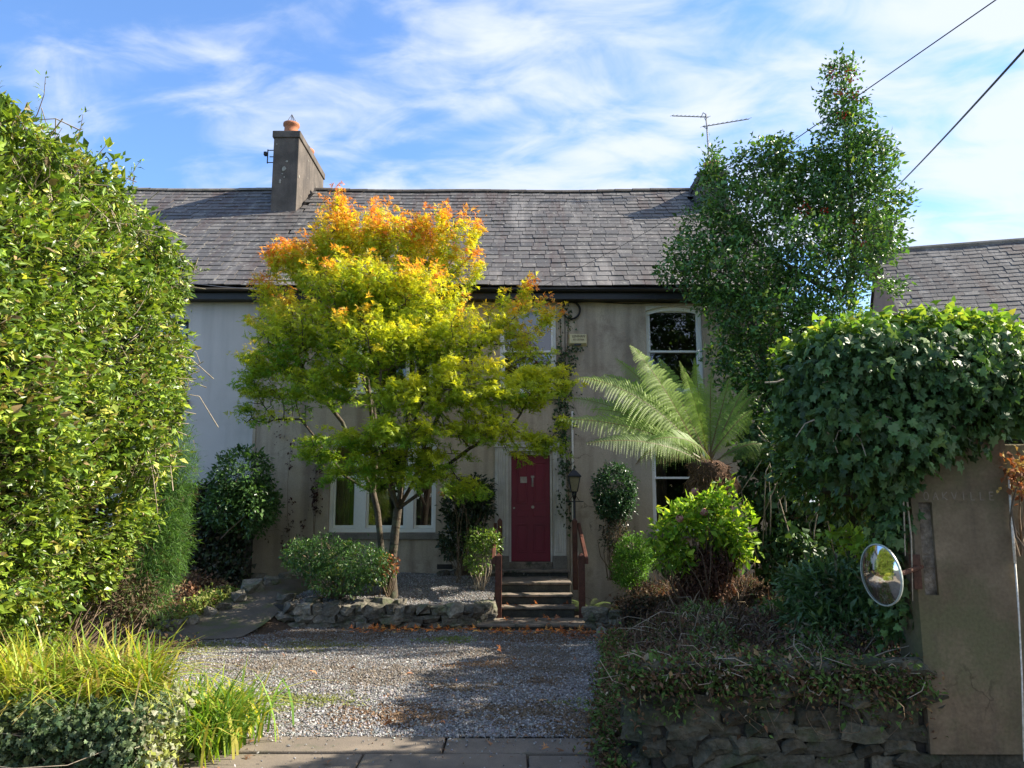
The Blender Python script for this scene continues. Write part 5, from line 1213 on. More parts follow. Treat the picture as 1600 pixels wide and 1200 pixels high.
# bare twigs against the sky
A, B = [], []
for (a1, b1) in (((62, 255), (97, 200)), ((62, 255), (70, 215)), ((75, 240), (90, 222)), ((10, 200), (28, 165)), ((15, 200), (18, 165)), ((110, 262), (70, 250)), ((100, 268), (85, 245)), ((15, 200), (26, 178)), ((66, 250), (82, 238))):
    A.append(P(*a1, 6.6)-hg.location); B.append(P(*b1, 6.6)-hg.location)
twigs('bare_twigs', A, B, .006, .002, M_twig, hg, .05)['kind'] = 'stuff'

# ---- feathery conifer behind the hedge
cf_ = thing('cypress_bush', 'feathery green conifer bush at the far end of the hedge', 'bush', (-4.9, 10.0, 0))
CB = [px_blob(262, 700, 9.9, 26, 60, .45), px_blob(255, 790, 9.9, 32, 60, .5), px_blob(245, 870, 9.8, 34, 55, .5), px_blob(225, 920, 9.7, 32, 35, .4), px_blob(285, 745, 10.0, 14, 45, .3), px_blob(272, 850, 9.8, 18, 50, .3)]
cc_, nn_ = blob_pts(CB, 2600, .55); loc = np.array(cf_.location)
foliage('foliage', cc_-loc, nn_, 9, .05, .075, colfn([(.05, .12, .03), (.08, .17, .035), (.12, .22, .04), (.10, .07, .04)], [4, 4, 2, .5]), (np.array([(-.05,0,0),(.05,0,0),(0,1,0)], float), np.array([(0,1,2)])), M_soft, cf_, out_w=.8, rnd=.6, droop=.2)
# ---- dark round bush on the garden wall + ivy on the wall
db = thing('round_bush', 'dark rounded evergreen bush on top of the ivy wall by the pale house', 'bush', (-5.1, 14.2, 1.6))
BB = [px_blob(378, 752, 14.1, 46, 50, .55), px_blob(400, 790, 14.0, 32, 40, .5), px_blob(355, 790, 14.0, 30, 36, .5)]
cc_, nn_ = blob_pts(BB, 900, .7); loc = np.array(db.location)
foliage('leaves', cc_-loc, nn_, 8, .05, .075, colfn([(.045, .10, .03), (.07, .15, .04), (.10, .19, .05)]), T_OVATE, M_dark, db, out_w=.8, rnd=.8)
twigs('stems', [np.array((-.1, .05, -.4))+rng.normal(size=3)*.08 for _ in range(20)], list(cc_[rng.choice(900, 20)]-loc), .02, .008, M_twig, db)
iw = thing('ivy_growth', 'dark ivy and dead stems hanging over the garden wall by the pale house', 'ivy', (-5.6, 14.1, .8))
n = 2000; cc_ = np.stack([rng.uniform(-6.95, -4.75, n), np.where(rng.random(n) < .8, 14.2, rng.uniform(14.2, 14.6, n)), rng.uniform(.1, 2.0, n)], 1); cc_[cc_[:, 1] > 14.21, 2] = 2.0
cc_[:, 1] -= rng.uniform(0, .12, n); loc = np.array(iw.location)
foliage('leaves', cc_-loc, np.tile((0, -1, .1), (n, 1)), 4, .06, .07, colfn([(.025, .045, .018), (.04, .04, .025), (.05, .075, .025), (.09, .075, .045)], [4, 3, 2, 1]), T_IVY, M_ivy, iw, out_w=.4, rnd=.5, droop=.8, up_n=-.2)
# ---- low green shrub left of the trunk
def shrub(name, label, cat, blobs, base, nc, k, size, cols, w=None, tmpl=T_OVATE, mat=None, inner=.55, stems=24, stemmat=None, spread=.04, out_w=.8, rnd=.8, droop=0, srad=(.010, .004), group=None, up_n=.8):
    t = thing(name, label, cat, base, 0, group); loc = np.array(base, float)
    cc, nn = blob_pts(blobs, nc, inner)
    foliage('leaves', cc-loc, nn, k, spread, size, colfn(cols, w), tmpl, mat or M_leaf, t, out_w=out_w, rnd=rnd, droop=droop, up_n=up_n)
    if stems:
        s = cc[rng.choice(len(cc), stems)]; twigs('stems', [np.array(rng.normal(size=3)*(.05, .05, 0)) for _ in range(stems)], list(s-loc), srad[0], srad[1], stemmat or M_twig, t)
    return t
shrub('spreading_shrub', 'low spreading green shrub in front of the left window beside the maple trunk', 'shrub', [px_blob(500, 868, 13.0, 55, 30, .5), px_blob(555, 880, 12.9, 55, 32, .5), px_blob(475, 870, 13.1, 32, 20, .4), px_blob(530, 905, 12.8, 55, 22, .4), px_blob(585, 890, 12.9, 28, 22, .35)],
      (-2.85, 13.0, .2), 1300, 7, .062, [(.045, .11, .03), (.07, .16, .035), (.10, .20, .04), (.20, .24, .05)], [4, 4, 2, .7], T_LONG, stems=50)
shrub('dark_shrub', 'dark glossy shrub against the wall between the left window and the door', 'shrub', [px_blob(730, 790, 14.5, 38, 42, .3), px_blob(715, 840, 14.5, 26, 35, .3), px_blob(745, 775, 14.4, 26, 30, .3)],
      (-.9, 14.6, .4), 650, 6, .08, [(.022, .045, .02), (.035, .06, .025), (.05, .08, .03)], None, T_OVATE, M_dark, stems=30)
shrub('small_shrub', 'small light green shrub beside the left handrail', 'shrub', [px_blob(752, 842, 13.6, 24, 16, .25), px_blob(745, 870, 13.5, 18, 26, .22), px_blob(765, 850, 13.5, 16, 18, .2)],
      (-.55, 13.6, .25), 260, 6, .055, [(.14, .24, .04), (.22, .30, .05), (.08, .15, .03)], None, stems=18, stemmat=M_paletwig)
shrub('maple_sapling', 'small maple branch and orange leaf tuft beside the left window', 'sapling', [px_blob(722, 762, 13.9, 26, 14, .2), px_blob(696, 765, 13.6, 9, 7, .1)],
      (-.95, 14.0, .35), 90, 7, .055, [(.10, .2, .03), (.14, .25, .04), (.4, .14, .05)], [3, 3, .5], T_PALM, M_maple, stems=8, srad=(.006, .003))
tp = shrub('topiary_shrub', 'dark clipped shrub with a domed top and twiggy base right of the lamp', 'topiary', [px_blob(960, 765, 14.3, 31, 36, .32), px_blob(960, 790, 14.3, 27, 20, .28)],
      (1.9, 14.4, .35), 620, 8, .055, [(.025, .07, .035), (.035, .09, .04), (.05, .12, .045)], None, T_OVATE, M_dark, inner=.8, stems=0)
cc_, nn_ = blob_pts([px_blob(962, 835, 14.3, 24, 34, .22)], 260, .3); loc = np.array(tp.location)
foliage('lower_leaves', cc_-loc, nn_, 3, .04, .05, colfn([(.03, .05, .025), (.05, .05, .03)]), T_OVATE, M_dark, tp)
twigs('stems', [np.array((rng.normal()*.08, rng.normal()*.06, 0)) for _ in range(40)], list(cc_[rng.choice(260, 40)]-loc+np.array((0, 0, .2))), .012, .004, M_twig, tp)
shrub('box_ball', 'bright green rounded box shrub right of the steps', 'shrub', [px_blob(992, 862, 13.2, 26, 22, .28), px_blob(985, 885, 13.1, 26, 22, .28), px_blob(975, 903, 13.0, 14, 10, .15)],
      (2.05, 13.2, .25), 800, 9, .036, [(.12, .26, .04), (.17, .33, .05), (.08, .18, .03)], None, T_OVATE, M_soft, inner=.85, stems=16)
shrub('leafy_plant', 'small cluster of green strap leaves under the right window', 'plant', [px_blob(1040, 870, 13.6, 26, 22, .3)], (2.75, 13.7, .25), 120, 6, .11, [(.04, .09, .03), (.07, .14, .04)], None, T_LONG, M_leaf, stems=8, out_w=1)
hy = shrub('flowering_bush', 'bright yellow-green bush with faded flower heads in front of the tree fern', 'bush', [px_blob(1070, 815, 10.8, 30, 26, .35), px_blob(1118, 822, 10.8, 34, 30, .35), px_blob(1150, 842, 10.8, 22, 22, .3), px_blob(1048, 838, 10.7, 20, 18, .3), px_blob(1128, 778, 10.8, 18, 16, .25), px_blob(1095, 785, 10.8, 18, 14, .25), px_blob(1165, 805, 10.9, 9, 10, .15), px_blob(1035, 825, 10.9, 12, 8, .15), px_blob(1152, 872, 10.9, 18, 14, .25), px_blob(1055, 868, 10.7, 26, 14, .3), px_blob(1020, 850, 10.8, 12, 6, .15)],
      (2.65, 10.9, .1), 430, 5, .105, [(.26, .42, .045), (.38, .52, .06), (.13, .26, .035), (.50, .52, .08)], [4, 3, 3, .8], T_OVATE, M_soft, stems=90, inner=.25, up_n=1, spread=.06)
for (px, py) in ((1086, 768), (1062, 810), (1100, 800)):
    c = P(px, py, 10.4)-hy.location; mb = MB()
    for k in range(40):
        d_ = Vector(rng.normal(size=3)).normalized(); a1 = c+d_*.05; t1 = d_.orthogonal().normalized()*.02; t2 = d_.cross(t1).normalized()*.02
        mb.add([a1-t1, a1+t2, a1+t1, a1-t2], [(0, 1, 2, 3)])
    mb.build('flower_head', M_petal, hy)
# dead brown stems under it
n = 700; cc_, nn_ = blob_pts([px_blob(1100, 905, 10.9, 45, 36, .4), px_blob(1110, 875, 10.8, 40, 26, .3)], n, .4)
dd = thing('dead_growth', 'brown withered leaves and stems under the yellow-green bush', 'dead plants', (2.75, 10.9, 0)); loc = np.array(dd.location)
foliage('leaves', cc_-loc, nn_, 5, .05, .06, colfn([(.10, .05, .035), (.07, .035, .025), (.15, .08, .05)]), T_DRY, M_dry, dd, out_w=.3, rnd=.8, droop=.9)
twigs('stems', [np.array((rng.normal()*.1, rng.normal()*.1, .1)) for _ in range(60)], list(cc_[rng.choice(n, 60)]-loc), .008, .003, M_twig, dd, .25)

# ---- tree fern
FB = P(1107, 728, 11.5)
fern = thing('tree_fern', 'tree fern with long arching lit fronds in front of the right windows', 'tree fern', (FB.x, 11.5, .1))
loc = Vector(fern.location); top = FB-loc
mb = MB(); tz = top.z
prof = [(0, .16), (.3, .15), (.9, .16), (tz-.55, .19), (tz-.25, .26), (tz, .30), (tz+.08, .16)]
mb.tube([(0.02*math.sin(z*3), 0, z) for z, r in prof], [r for z, r in prof], 14); tk = mb.build('trunk', M_fibre, fern, smooth=True)
A, B = [], []
for i in range(420):
    t = random.uniform(0, 2*math.pi); z = tz-random.uniform(-.05, .5)**1.0; r = .22
    A.append((r*math.cos(t), r*math.sin(t), z)); B.append((random.uniform(.25, .4)*math.cos(t), random.uniform(.25, .4)*math.sin(t), z-random.uniform(-.08, .28)))
tw = twigs('dead_frond_bases', A, B, .012, .003, surf('brown_frond_base', (.11, .055, .03), (.22, .13, .08), .95, 20, bump=0), tk, .2)
def frond(tip, bow, L_w, col, name='frond', label=None, droop_tip=.35, mat=None):
    """rachis curves from the crown to its tip; paired pinnae each carry small pinnules"""
    a = np.array(top)+rng.normal(size=3)*np.array((.07, .06, .02)); b = np.array(tip-loc); mid = (a+b)/2+np.array(bow)
    nseg = 50; ts = np.linspace(0, 1, nseg); cur = ((1-ts)**2)[:, None]*a+(2*ts*(1-ts))[:, None]*mid+(ts**2)[:, None]*b
    tan = np.gradient(cur, axis=0); tan = unit(tan); Ltot = np.linalg.norm(np.diff(cur, axis=0), axis=1).sum()
    V = []; F = []; col_v = []
    upv = np.array((0.1, -1.0, .75))
    for i in range(nseg):
        t = ts[i]; side = unit(np.cross(tan[i], upv)); nrm = np.cross(side, tan[i])
        if i < nseg-1:     # rachis strip
            w = .011*(1-t)+.003; b0 = len(V); s2 = unit(np.cross(tan[i+1], upv)); w2 = .011*(1-ts[i+1])+.003
            V += [cur[i]-side*w, cur[i]+side*w, cur[i]-nrm*w*1.2, cur[i+1]-s2*w2, cur[i+1]+s2*w2, cur[i+1]-nrm*w2*1.2]
            F += [(b0, b0+1, b0+4), (b0, b0+4, b0+3), (b0+1, b0+2, b0+5), (b0+1, b0+5, b0+4), (b0+2, b0, b0+3), (b0+2, b0+3, b0+5)]
            col_v += [(.16, .11, .04)]*6
        if t < .14: continue
        wl_ = L_w*math.sin(min(1, (t-.10)/.38)*math.pi/2)*(1-max(0, t-.55)/.45*.93)
        for s in (-1, 1):
            pl = wl_*random.uniform(.82, 1.12); jt = random.uniform(-.12, .12)
            dirp = unit(side*s*1.0+tan[i]*(.42+jt)+nrm*(.05+jt)); npn = 17
            for k in range(npn):
                u = (k+.5)/npn; c0_ = cur[i]+dirp*pl*u+np.array((0, 0, -1))*pl*droop_tip*u*u
                lw_ = .052*(1-u*.75)*(.6+.4*wl_/max(L_w, .01)); pd = unit(tan[i]*1.0+dirp*.25)
                for s2 in (-1, 1):
                    b0 = len(V); q = pd*s2*lw_
                    V += [c0_-dirp*pl/npn*.42, c0_+dirp*pl/npn*.42, c0_+q+dirp*pl/npn*.35+np.array((0, 0, -.012))]
                    F.append((b0, b0+1, b0+2)); cv = np.array(col)*(1+rng.normal()*.12); col_v += [cv]*3
    me = np_mesh('frond', np.array(V), np.array(F), mat or M_fern, np.clip(np.array(col_v), .01, .9)); o = link(name, me, fern)
    if label: o['label'] = label
    return o
g1, g2, g3 = (.17, .28, .04), (.24, .36, .05), (.12, .20, .035)
for (px, py, Y, bow, lw_, c) in ((878, 655, 11.4, (.1, -.1, .35), .42, g2), (905, 590, 11.5, (.0, -.1, .55), .44, g2), (895, 622, 12.4, (.0, .2, .45), .40, g1), (918, 692, 11.1, (.1, -.3, .30), .34, g3), (985, 540, 11.7, (-.1, -.1, .45), .36, g2), (962, 560, 12.5, (-.1, .2, .4), .34, g1),
        (1030, 560, 12.2, (-.1, .1, .35), .30, g1), (1062, 565, 11.5, (-.02, -.2, .2), .30, g2), (1095, 600, 13.0, (.0, .3, .3), .30, g3), (1140, 590, 12.4, (.1, .1, .25), .30, g1), (1175, 640, 12.3, (.15, .0, .3), .30, g2), (1168, 600, 12.4, (.1, .1, .3), .28, g1),
        (1010, 690, 10.9, (.05, -.5, .35), .30, g1), (1200, 700, 12.0, (.2, -.1, .35), .3, g3), (1060, 640, 13.2, (0, .4, .35), .3, g3), (1112, 575, 12.9, (.02, .2, .2), .26, g1), (970, 650, 12.8, (0, .3, .35), .34, g3), (1185, 610, 12.9, (.1, .3, .3), .3, g1), (1085, 560, 12.2, (0, .1, .3), .3, g2), (1045, 610, 12.6, (-.05, .2, .4), .3, g3), (925, 640, 12.0, (.05, .1, .45), .4, g2), (945, 585, 12.1, (-.05, .1, .5), .38, g1), (1000, 575, 12.8, (-.1, .3, .4), .34, g3)):
    frond(P(px, py, Y-.5), bow, lw_*(.62 if 1040 < px < 1215 else 1), c, droop_tip=.6 if 1040 < px < 1215 else .35)
frond(P(994, 725, 11.3), (-.1, 0, .55), .16, (.16, .09, .05), 'frond', 'withered brown hanging frond', .9, M_dry)
frond(P(1145, 775, 11.2), (.3, 0, .2), .14, (.16, .09, .05), 'frond', 'withered brown short frond', .9, M_dry)
# small ground ferns right of the steps
def small_fern(x, y, label, col, n=9, L=.45):
    t = thing('ground_fern', label, 'fern', (x, y, float(gz(x, y))+.08), 0, 'ground ferns beside the right handrail')
    V = []; F = []; cv_ = []
    for k in range(n):
        an = 2*math.pi*k/n+random.uniform(-.3, .3); h = random.uniform(.5, .9)*L
        dirv = np.array((math.cos(an), math.sin(an), 0)); side = np.array((-math.sin(an), math.cos(an), 0))
        for i in range(22):
            u = (i+1)/22; c = dirv*L*u*.9+np.array((0, 0, h*(1.4*u-u*u*1.1))); w = .11*L/.45*(1-u)**.7+.01
            for s in (-1, 1):
                b0 = len(V); V += [c, c+dirv*.014, c+side*s*w+dirv*.03+np.array((0, 0, -w*.3))]; F.append((b0, b0+1, b0+2)); cv_ += [np.array(col)*random.uniform(.8, 1.2)]*3
    link('fronds', np_mesh('fronds', np.array(V), np.array(F), M_fern, np.array(cv_)), t)
small_fern(1.32, 13.9, 'small pale fern at the foot of the house wall right of the steps', (.14, .2, .07), 10, .5)
small_fern(1.62, 13.5, 'darker small fern between the handrail and the box shrub', (.08, .14, .05), 9, .42)
small_fern(1.3, 13.2, 'lit fern frond tips reaching over the right handrail', (.2, .28, .08), 7, .4)

# ---- ivy climbing the facade by the downpipe
fi = thing('climbing_ivy', 'ivy climbing the house wall between the door and the alarm box', 'ivy', (1.05, 14.95, .4))
segs = [((1.02, 4.7), (1.05, 3.9), .13, 150), ((1.05, 3.9), (.95, 3.0), .17, 240), ((.98, 3.0), (1.05, 2.2), .12, 150), ((1.05, 2.2), (1.08, 1.2), .07, 60), ((1.18, 4.72), (1.35, 4.75), .08, 25), ((1.2, 4.6), (1.05, 4.2), .1, 40), ((1.12, 5.6), (1.14, 5.1), .03, 30), ((.93, 5.5), (.95, 3.9), .015, 60), ((.9, 2.5), (.92, 1.5), .05, 25)]
cc_ = []
for (a1, b1, w, k) in segs:
    for _ in range(int(k*.75)):
        t = random.random(); cc_.append((a1[0]+(b1[0]-a1[0])*t+random.gauss(0, w*.6), 14.95-random.random()*.07, a1[1]+(b1[1]-a1[1])*t))
cc_ = np.array(cc_); loc = np.array(fi.location)
foliage('leaves', cc_-loc, np.tile((0, -1, 0), (len(cc_), 1)), 2, .035, .048, colfn([(.05, .09, .035), (.06, .11, .04), (.03, .05, .025)]), T_IVY, M_ivy, fi, out_w=.3, rnd=.5, droop=.8, up_n=-.3)
mb = MB(); 
for (a1, b1) in (((1.1, .4), (1.05, 2.6)), ((1.04, 2.6), (1.0, 4.2)), ((1.0, 4.2), (1.13, 5.5)), ((.94, 3.9), (.95, 5.5))):
    mb.tube([Vector((a1[0], 14.985, a1[1]))-fi.location, Vector(((a1[0]+b1[0])/2+.03, 14.98, (a1[1]+b1[1])/2))-fi.location, Vector((b1[0], 14.985, b1[1]))-fi.location], .008, 5)
mb.build('stem', M_twig, fi)
# red creeper remains left of the lower window
rc = thing('withered_creeper', 'withered dark red creeper strands on the wall left of the window', 'creeper', (-3.9, 14.95, .5))
cc_ = []
for (x, z0, z1, k) in ((-3.72, 1.5, 2.7, 60), (-3.78, 1.6, 2.1, 40), (-4.25, 2.3, 3.0, 14), (-4.2, 1.1, 1.9, 14), (-4.5, 2.8, 3.2, 8), (-4.3, .9, 1.3, 16), (-4.65, 1.0, 1.6, 10), (-4.0, 1.1, 1.5, 10)):
    for _ in range(k): cc_.append((x+random.gauss(0, .04), 14.96-random.random()*.04, random.uniform(z0, z1)))
cc_ = np.array(cc_); foliage('leaves', cc_-np.array(rc.location), np.tile((0, -1, 0), (len(cc_), 1)), 2, .02, .05, colfn([(.07, .03, .03), (.05, .03, .025), (.10, .07, .05)]), T_DRY, M_dry, rc, out_w=.3, rnd=.6, droop=.8)
twigs('stems', [(.17, .03, 0), (.14, .03, .2), (-.3, .03, .3)], [(.19, .03, 2.6), (.2, .03, 1.9), (-.38, .03, 2.4)], .006, .003, M_twig, rc, .02)

# ---- ivy over the gate pillar
pi_ = thing('pillar_ivy', 'thick mound of large-leaved ivy over the head of the gate pillar', 'ivy', (2.7, 5.4, 2.0))
def pib(px, py, Y, rx, ry, dy): return px_blob(px, py, Y, rx, ry, dy)
PB = [pib(1300, 590, 5.3, 60, 62, .35), pib(1360, 580, 5.25, 80, 62, .4), pib(1450, 585, 5.25, 90, 66, .45), pib(1530, 590, 5.3, 70, 66, .4), pib(1310, 660, 5.3, 66, 48, .35), pib(1390, 680, 5.2, 80, 50, .35), pib(1470, 650, 5.15, 80, 45, .3), pib(1560, 630, 5.25, 46, 44, .3),
      pib(1345, 712, 5.3, 56, 32, .3), pib(1385, 735, 5.3, 34, 32, .2), pib(1392, 810, 5.35, 18, 50, .12), pib(1398, 880, 5.4, 10, 40, .08), pib(1396, 960, 5.45, 10, 40, .08), pib(1590, 600, 5.4, 30, 60, .3), pib(1265, 630, 5.4, 30, 40, .3), pib(1590, 690, 5.3, 18, 30, .15),
      pib(1380, 545, 5.9, 110, 32, .5), pib(1500, 545, 5.9, 80, 32, .4)]
cc_, nn_ = blob_pts(PB, 2600, .8); loc = np.array(pi_.location)
icf = colfn([(.045, .095, .030), (.065, .13, .036), (.09, .165, .045), (.15, .22, .06)], [4, 4, 2.4, .8], .22, .3)
keep = ~((cc_[:, 0] > 2.72) & (cc_[:, 2] < P(1500, 735, 5.2).z-(cc_[:, 0]-2.72)*-.55)) | (cc_[:, 1] > 5.9)
cc_, nn_ = cc_[keep], nn_[keep]
foliage('leaves', cc_-loc, nn_, 6, .05, .062, icf, T_IVY2, M_ivy, pi_, out_w=.35, rnd=.45, droop=.9, up_n=-.1)
# lighter yellow-green leaves on top
tb = [pib(1320, 528, 5.45, 60, 12, .4), pib(1420, 515, 5.45, 70, 10, .4), pib(1500, 518, 5.45, 50, 12, .4), pib(1560, 540, 5.4, 30, 16, .3), pib(1250, 555, 5.6, 30, 18, .3), pib(1590, 590, 5.4, 16, 26, .2)]
tb = [pib(*b[:0]) for b in []] + tb
c2_, n2_ = blob_pts(tb, 900, .3)
foliage('top_leaves', c2_-loc, n2_+np.array((0, 0, .6)), 5, .04, .052, colfn([(.20, .32, .05), (.30, .38, .06), (.10, .2, .04), (.38, .36, .08)], [4, 3, 4, .5]), T_IVY, M_soft, pi_, out_w=.6, rnd=.7)
# the largest leaves, one by one
lv = []
for k in range(3):
    me = leaf_mesh('leaf', np.zeros((1, 3)), np.array([(0, 1., 0)]), np.array([(0, 0, 1.)]), 1.0, np.array([[(.055, .11, .034), (.075, .145, .04), (.11, .18, .06)][k]]), T_IVY2, M_ivy); lv.append(me)
fr_ = np.where(nn_[:, 1] < -.35)[0]; fr_ = rng.choice(fr_, min(230, len(fr_)), replace=False)
for i in fr_:
    p = cc_[i]+nn_[i]*.06-loc; dvec = Vector((random.gauss(0, .35), -.3+random.gauss(0, .2), -1)).normalized(); nv = Vector((nn_[i][0]*.6+random.gauss(0, .25), -1, random.gauss(.2, .3))).normalized()
    x = dvec.cross(nv).normalized(); z = x.cross(dvec); R = Matrix((x, dvec, z)).transposed(); s = random.choice((random.uniform(.04, .06), random.uniform(.055, .085)))
    link('leaf', random.choice(lv), pi_, p, R.to_euler(), (s, s, s))
mb = MB()
for i in range(34):
    a1 = P(random.uniform(1260, 1560), random.uniform(560, 700), 5.0); b1 = a1+Vector((random.uniform(-.2, .2), random.uniform(-.05, .1), random.uniform(-.15, .08))); mb.tube([a1-pi_.location, a1.lerp(b1, .5)+Vector((0, 0, .03))-pi_.location, b1-pi_.location], [.005, .004, .003], 4, False)
for i in range(2):
    a1 = P(random.uniform(1395, 1415), 740, 5.17); b1 = P(random.uniform(1400, 1445), random.uniform(860, 960), 5.17); mb.tube([a1-pi_.location, a1.lerp(b1, .5)+Vector(rng.normal(size=3)*.02)-pi_.location, b1-pi_.location], [.006, .005, .003], 5, False)
mb.build('woody_stems', M_paletwig, pi_)['kind'] = 'stuff'
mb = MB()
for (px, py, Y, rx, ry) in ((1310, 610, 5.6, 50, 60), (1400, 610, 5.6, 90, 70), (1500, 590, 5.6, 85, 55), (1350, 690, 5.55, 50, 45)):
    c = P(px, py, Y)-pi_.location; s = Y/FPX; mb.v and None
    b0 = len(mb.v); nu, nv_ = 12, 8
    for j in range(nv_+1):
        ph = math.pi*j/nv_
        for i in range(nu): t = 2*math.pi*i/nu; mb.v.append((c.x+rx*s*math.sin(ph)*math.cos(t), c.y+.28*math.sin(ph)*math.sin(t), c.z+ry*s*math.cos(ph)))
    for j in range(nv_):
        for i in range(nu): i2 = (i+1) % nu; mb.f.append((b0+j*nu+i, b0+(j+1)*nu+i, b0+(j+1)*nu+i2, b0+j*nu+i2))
mb.build('dark_core', bpy.data.materials['inner_shade'], pi_)  # dark core colours in the shade inside the ivy

# rust-brown leaves tuft at the far right of the pillar
shrub('withered_tuft', 'rust-coloured withered leaves poking out at the right edge of the pillar', 'dead plants', [px_blob(1592, 745, 5.15, 14, 26, .08)], (3.4, 5.25, 1.4), 60, 5, .04, [(.35, .14, .06), (.22, .09, .04), (.4, .3, .1)], None, T_DRY, M_dry, stems=6)

# ---- hedge beyond the pillar, on the right boundary (mostly hidden; it throws the shade on the drive)
rh = thing('boundary_hedge', 'green hedge behind the gate pillar along the right boundary', 'hedge', (4.3, 7.6, 0))
RB = [((3.85+.1*k, y, zc), (1.0, .75, rz)) for k, (y, zc, rz) in enumerate(((6.4, 2.35, .80), (7.1, 2.5, .88), (7.9, 2.6, .95), (8.7, 2.65, .95), (9.4, 2.6, 1.0), (10.1, 2.5, 1.0)))]
cc_, nn_ = blob_pts(RB, 3000, .75); loc = np.array(rh.location)
foliage('leaves', cc_-loc, nn_, 6, .06, .10, colfn([(.05, .11, .03), (.08, .16, .04), (.14, .22, .05)]), T_OVATE, M_leaf, rh)
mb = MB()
for k, y in enumerate((6.4, 7.2, 8.0, 8.8, 9.4, 10.1)): q = -.45+.1*k; mb.tube([(.1, y-7.6, 0), (.1, y-7.6, 1.6), (q, y-7.6, 2.0), (q, y-7.6, 2.8), (q, y-7.6, 3.0)], [.08, .10, .66, .64, .3], 9)  # core widened into a solid so the hedge's shadow fills in
mb.build('dark_core', bpy.data.materials['inner_shade'], rh)

# ---- strappy shrub right middle
ss = shrub('strap_leaf_shrub', 'dark bush of narrow lance leaves behind the convex mirror', 'shrub', [px_blob(1300, 925, 7.6, 62, 40, .4), px_blob(1360, 950, 7.4, 60, 45, .4), px_blob(1270, 965, 7.5, 36, 36, .3), px_blob(1330, 985, 7.2, 70, 34, .4), px_blob(1400, 985, 7.0, 36, 40, .3), px_blob(1255, 915, 7.8, 30, 24, .3), px_blob(1400, 920, 7.0, 30, 40, .3)],
      (3.35, 7.5, .3), 1300, 7, .10, [(.07, .14, .045), (.11, .19, .06), (.18, .26, .09), (.22, .18, .1)], [4, 4, 2, .5], T_LONG, M_leaf, stems=60, stemmat=M_paletwig, out_w=.7, rnd=.7)
shrub('young_leaf_sprig', 'bright green ivy sprig catching the sun behind the mirror', 'sprig', [px_blob(1350, 862, 7.8, 16, 12, .15), px_blob(1325, 845, 8.5, 22, 12, .2)], (3.6, 7.9, .7), 40, 5, .075, [(.3, .42, .05), (.2, .32, .04)], None, T_IVY, M_soft, stems=6)

# ---- dry ground cover on the right bed and wall top
def scatter_right(n, ymin, ymax, xmin_off, xmax, zoff=(0, .08)):
    y = rng.uniform(ymin, ymax, n); x = edge_r(y)+xmin_off+(xmax-edge_r(y)-xmin_off)*rng.random(n)
    return np.stack([x, y, gz(x, y)+rng.uniform(*zoff, n)], 1)
cc_ = scatter_right(8500, 5.45, 12.4, .0, 5.2)
c_extra = scatter_right(1500, 12.4, 14.8, .0, 5.4)
cc_ = np.concatenate([cc_, c_extra]); cc_ = cc_[~((cc_[:, 1] > 12.1) & (cc_[:, 0] < 1.42) & (cc_[:, 1] < 13.1))]
o = foliage('dead_straw', cc_[::2]+np.array((0, 0, .02)), np.tile((0, 0, 1), (len(cc_[::2]), 1)), 3, .05, .13, colfn([(.20, .15, .10), (.12, .085, .055), (.085, .06, .045), (.13, .15, .06), (.36, .29, .19)], [3, 4, 4, 2, .4], .25, .3), T_STRAW, M_dry, None, out_w=.25, rnd=1.0)
tag(o, 'dead stalks and straw lying across the right-hand bed', None, None, 'stuff')
o = foliage('leaf_litter', cc_, np.tile((0, 0, 1), (len(cc_), 1)), 6, .05, .042, colfn([(.14, .09, .06), (.095, .06, .045), (.22, .12, .07), (.27, .21, .15), (.09, .13, .04), (.05, .038, .03)], [5, 5, 3, .8, 2.2, 2.5], .25, .3), T_DRY, M_dry, None, out_w=.2, rnd=1.0)
tag(o, 'brown fallen leaves and dead creeper covering the right-hand bed', None, None, 'stuff')
# wall-top creeper: hanging edge along the front and the drive side
n = 1900; x = rng.uniform(.72, 2.7, n); e_ = rng.random(n)
cc_ = np.stack([x, 5.2+.3*rng.random(n), .60+.09*rng.random(n)+.04*vnoise(x, x, 5, 1)], 1)
m2_ = rng.random(n) < .14; cc_[m2_, 1] = 5.17; cc_[m2_, 2] -= rng.exponential(.07, m2_.sum())
n3 = 1700; y = 5.3+rng.random(n3)*5.4; c3_ = np.stack([edge_r(y)+rng.normal(size=n3)*.06+.05, y, gz(edge_r(y)+.25, y)*rng.random(n3)+.06], 1)
wt = thing('wall_creeper', 'mixed dead and green creeper trailing over the right wall top', 'creeper', (1.5, 5.4, .6)); loc = np.array(wt.location)
allc = np.concatenate([cc_, c3_])
foliage('leaves', allc-loc, np.tile((-.2, -.5, .6), (len(allc), 1)), 9, .04, .036, colfn([(.15, .085, .05), (.10, .065, .04), (.08, .14, .035), (.12, .20, .05), (.26, .17, .08), (.3, .26, .18)], [3, 2.5, 3.5, 3, 1.2, .5], .2, .3), T_OVATE, M_dry, wt, out_w=.4, rnd=.9, droop=.2)
A = []; B = []
for i in range(420):
    if i < 230: a1 = np.array((random.uniform(.8, 2.65), 5.2+random.random()*.3, .66)); b1 = a1+rng.normal(size=3)*np.array((.13, .09, .07))+np.array((0, -.04, .0))
    else:
        yq = random.uniform(5.6, 9.5); xq = random.uniform(float(edge_r(yq))+.1, 3.6); a1 = np.array((xq, yq, float(gz(xq, yq))+.03)); b1 = a1+rng.normal(size=3)*np.array((.2, .2, .06))+np.array((0, 0, .06))
    A.append(a1-loc); B.append(b1-loc)
twigs('dead_stems', A, B, .005, .002, M_paletwig, wt, .2)['kind'] = 'stuff'
A = []; B = []
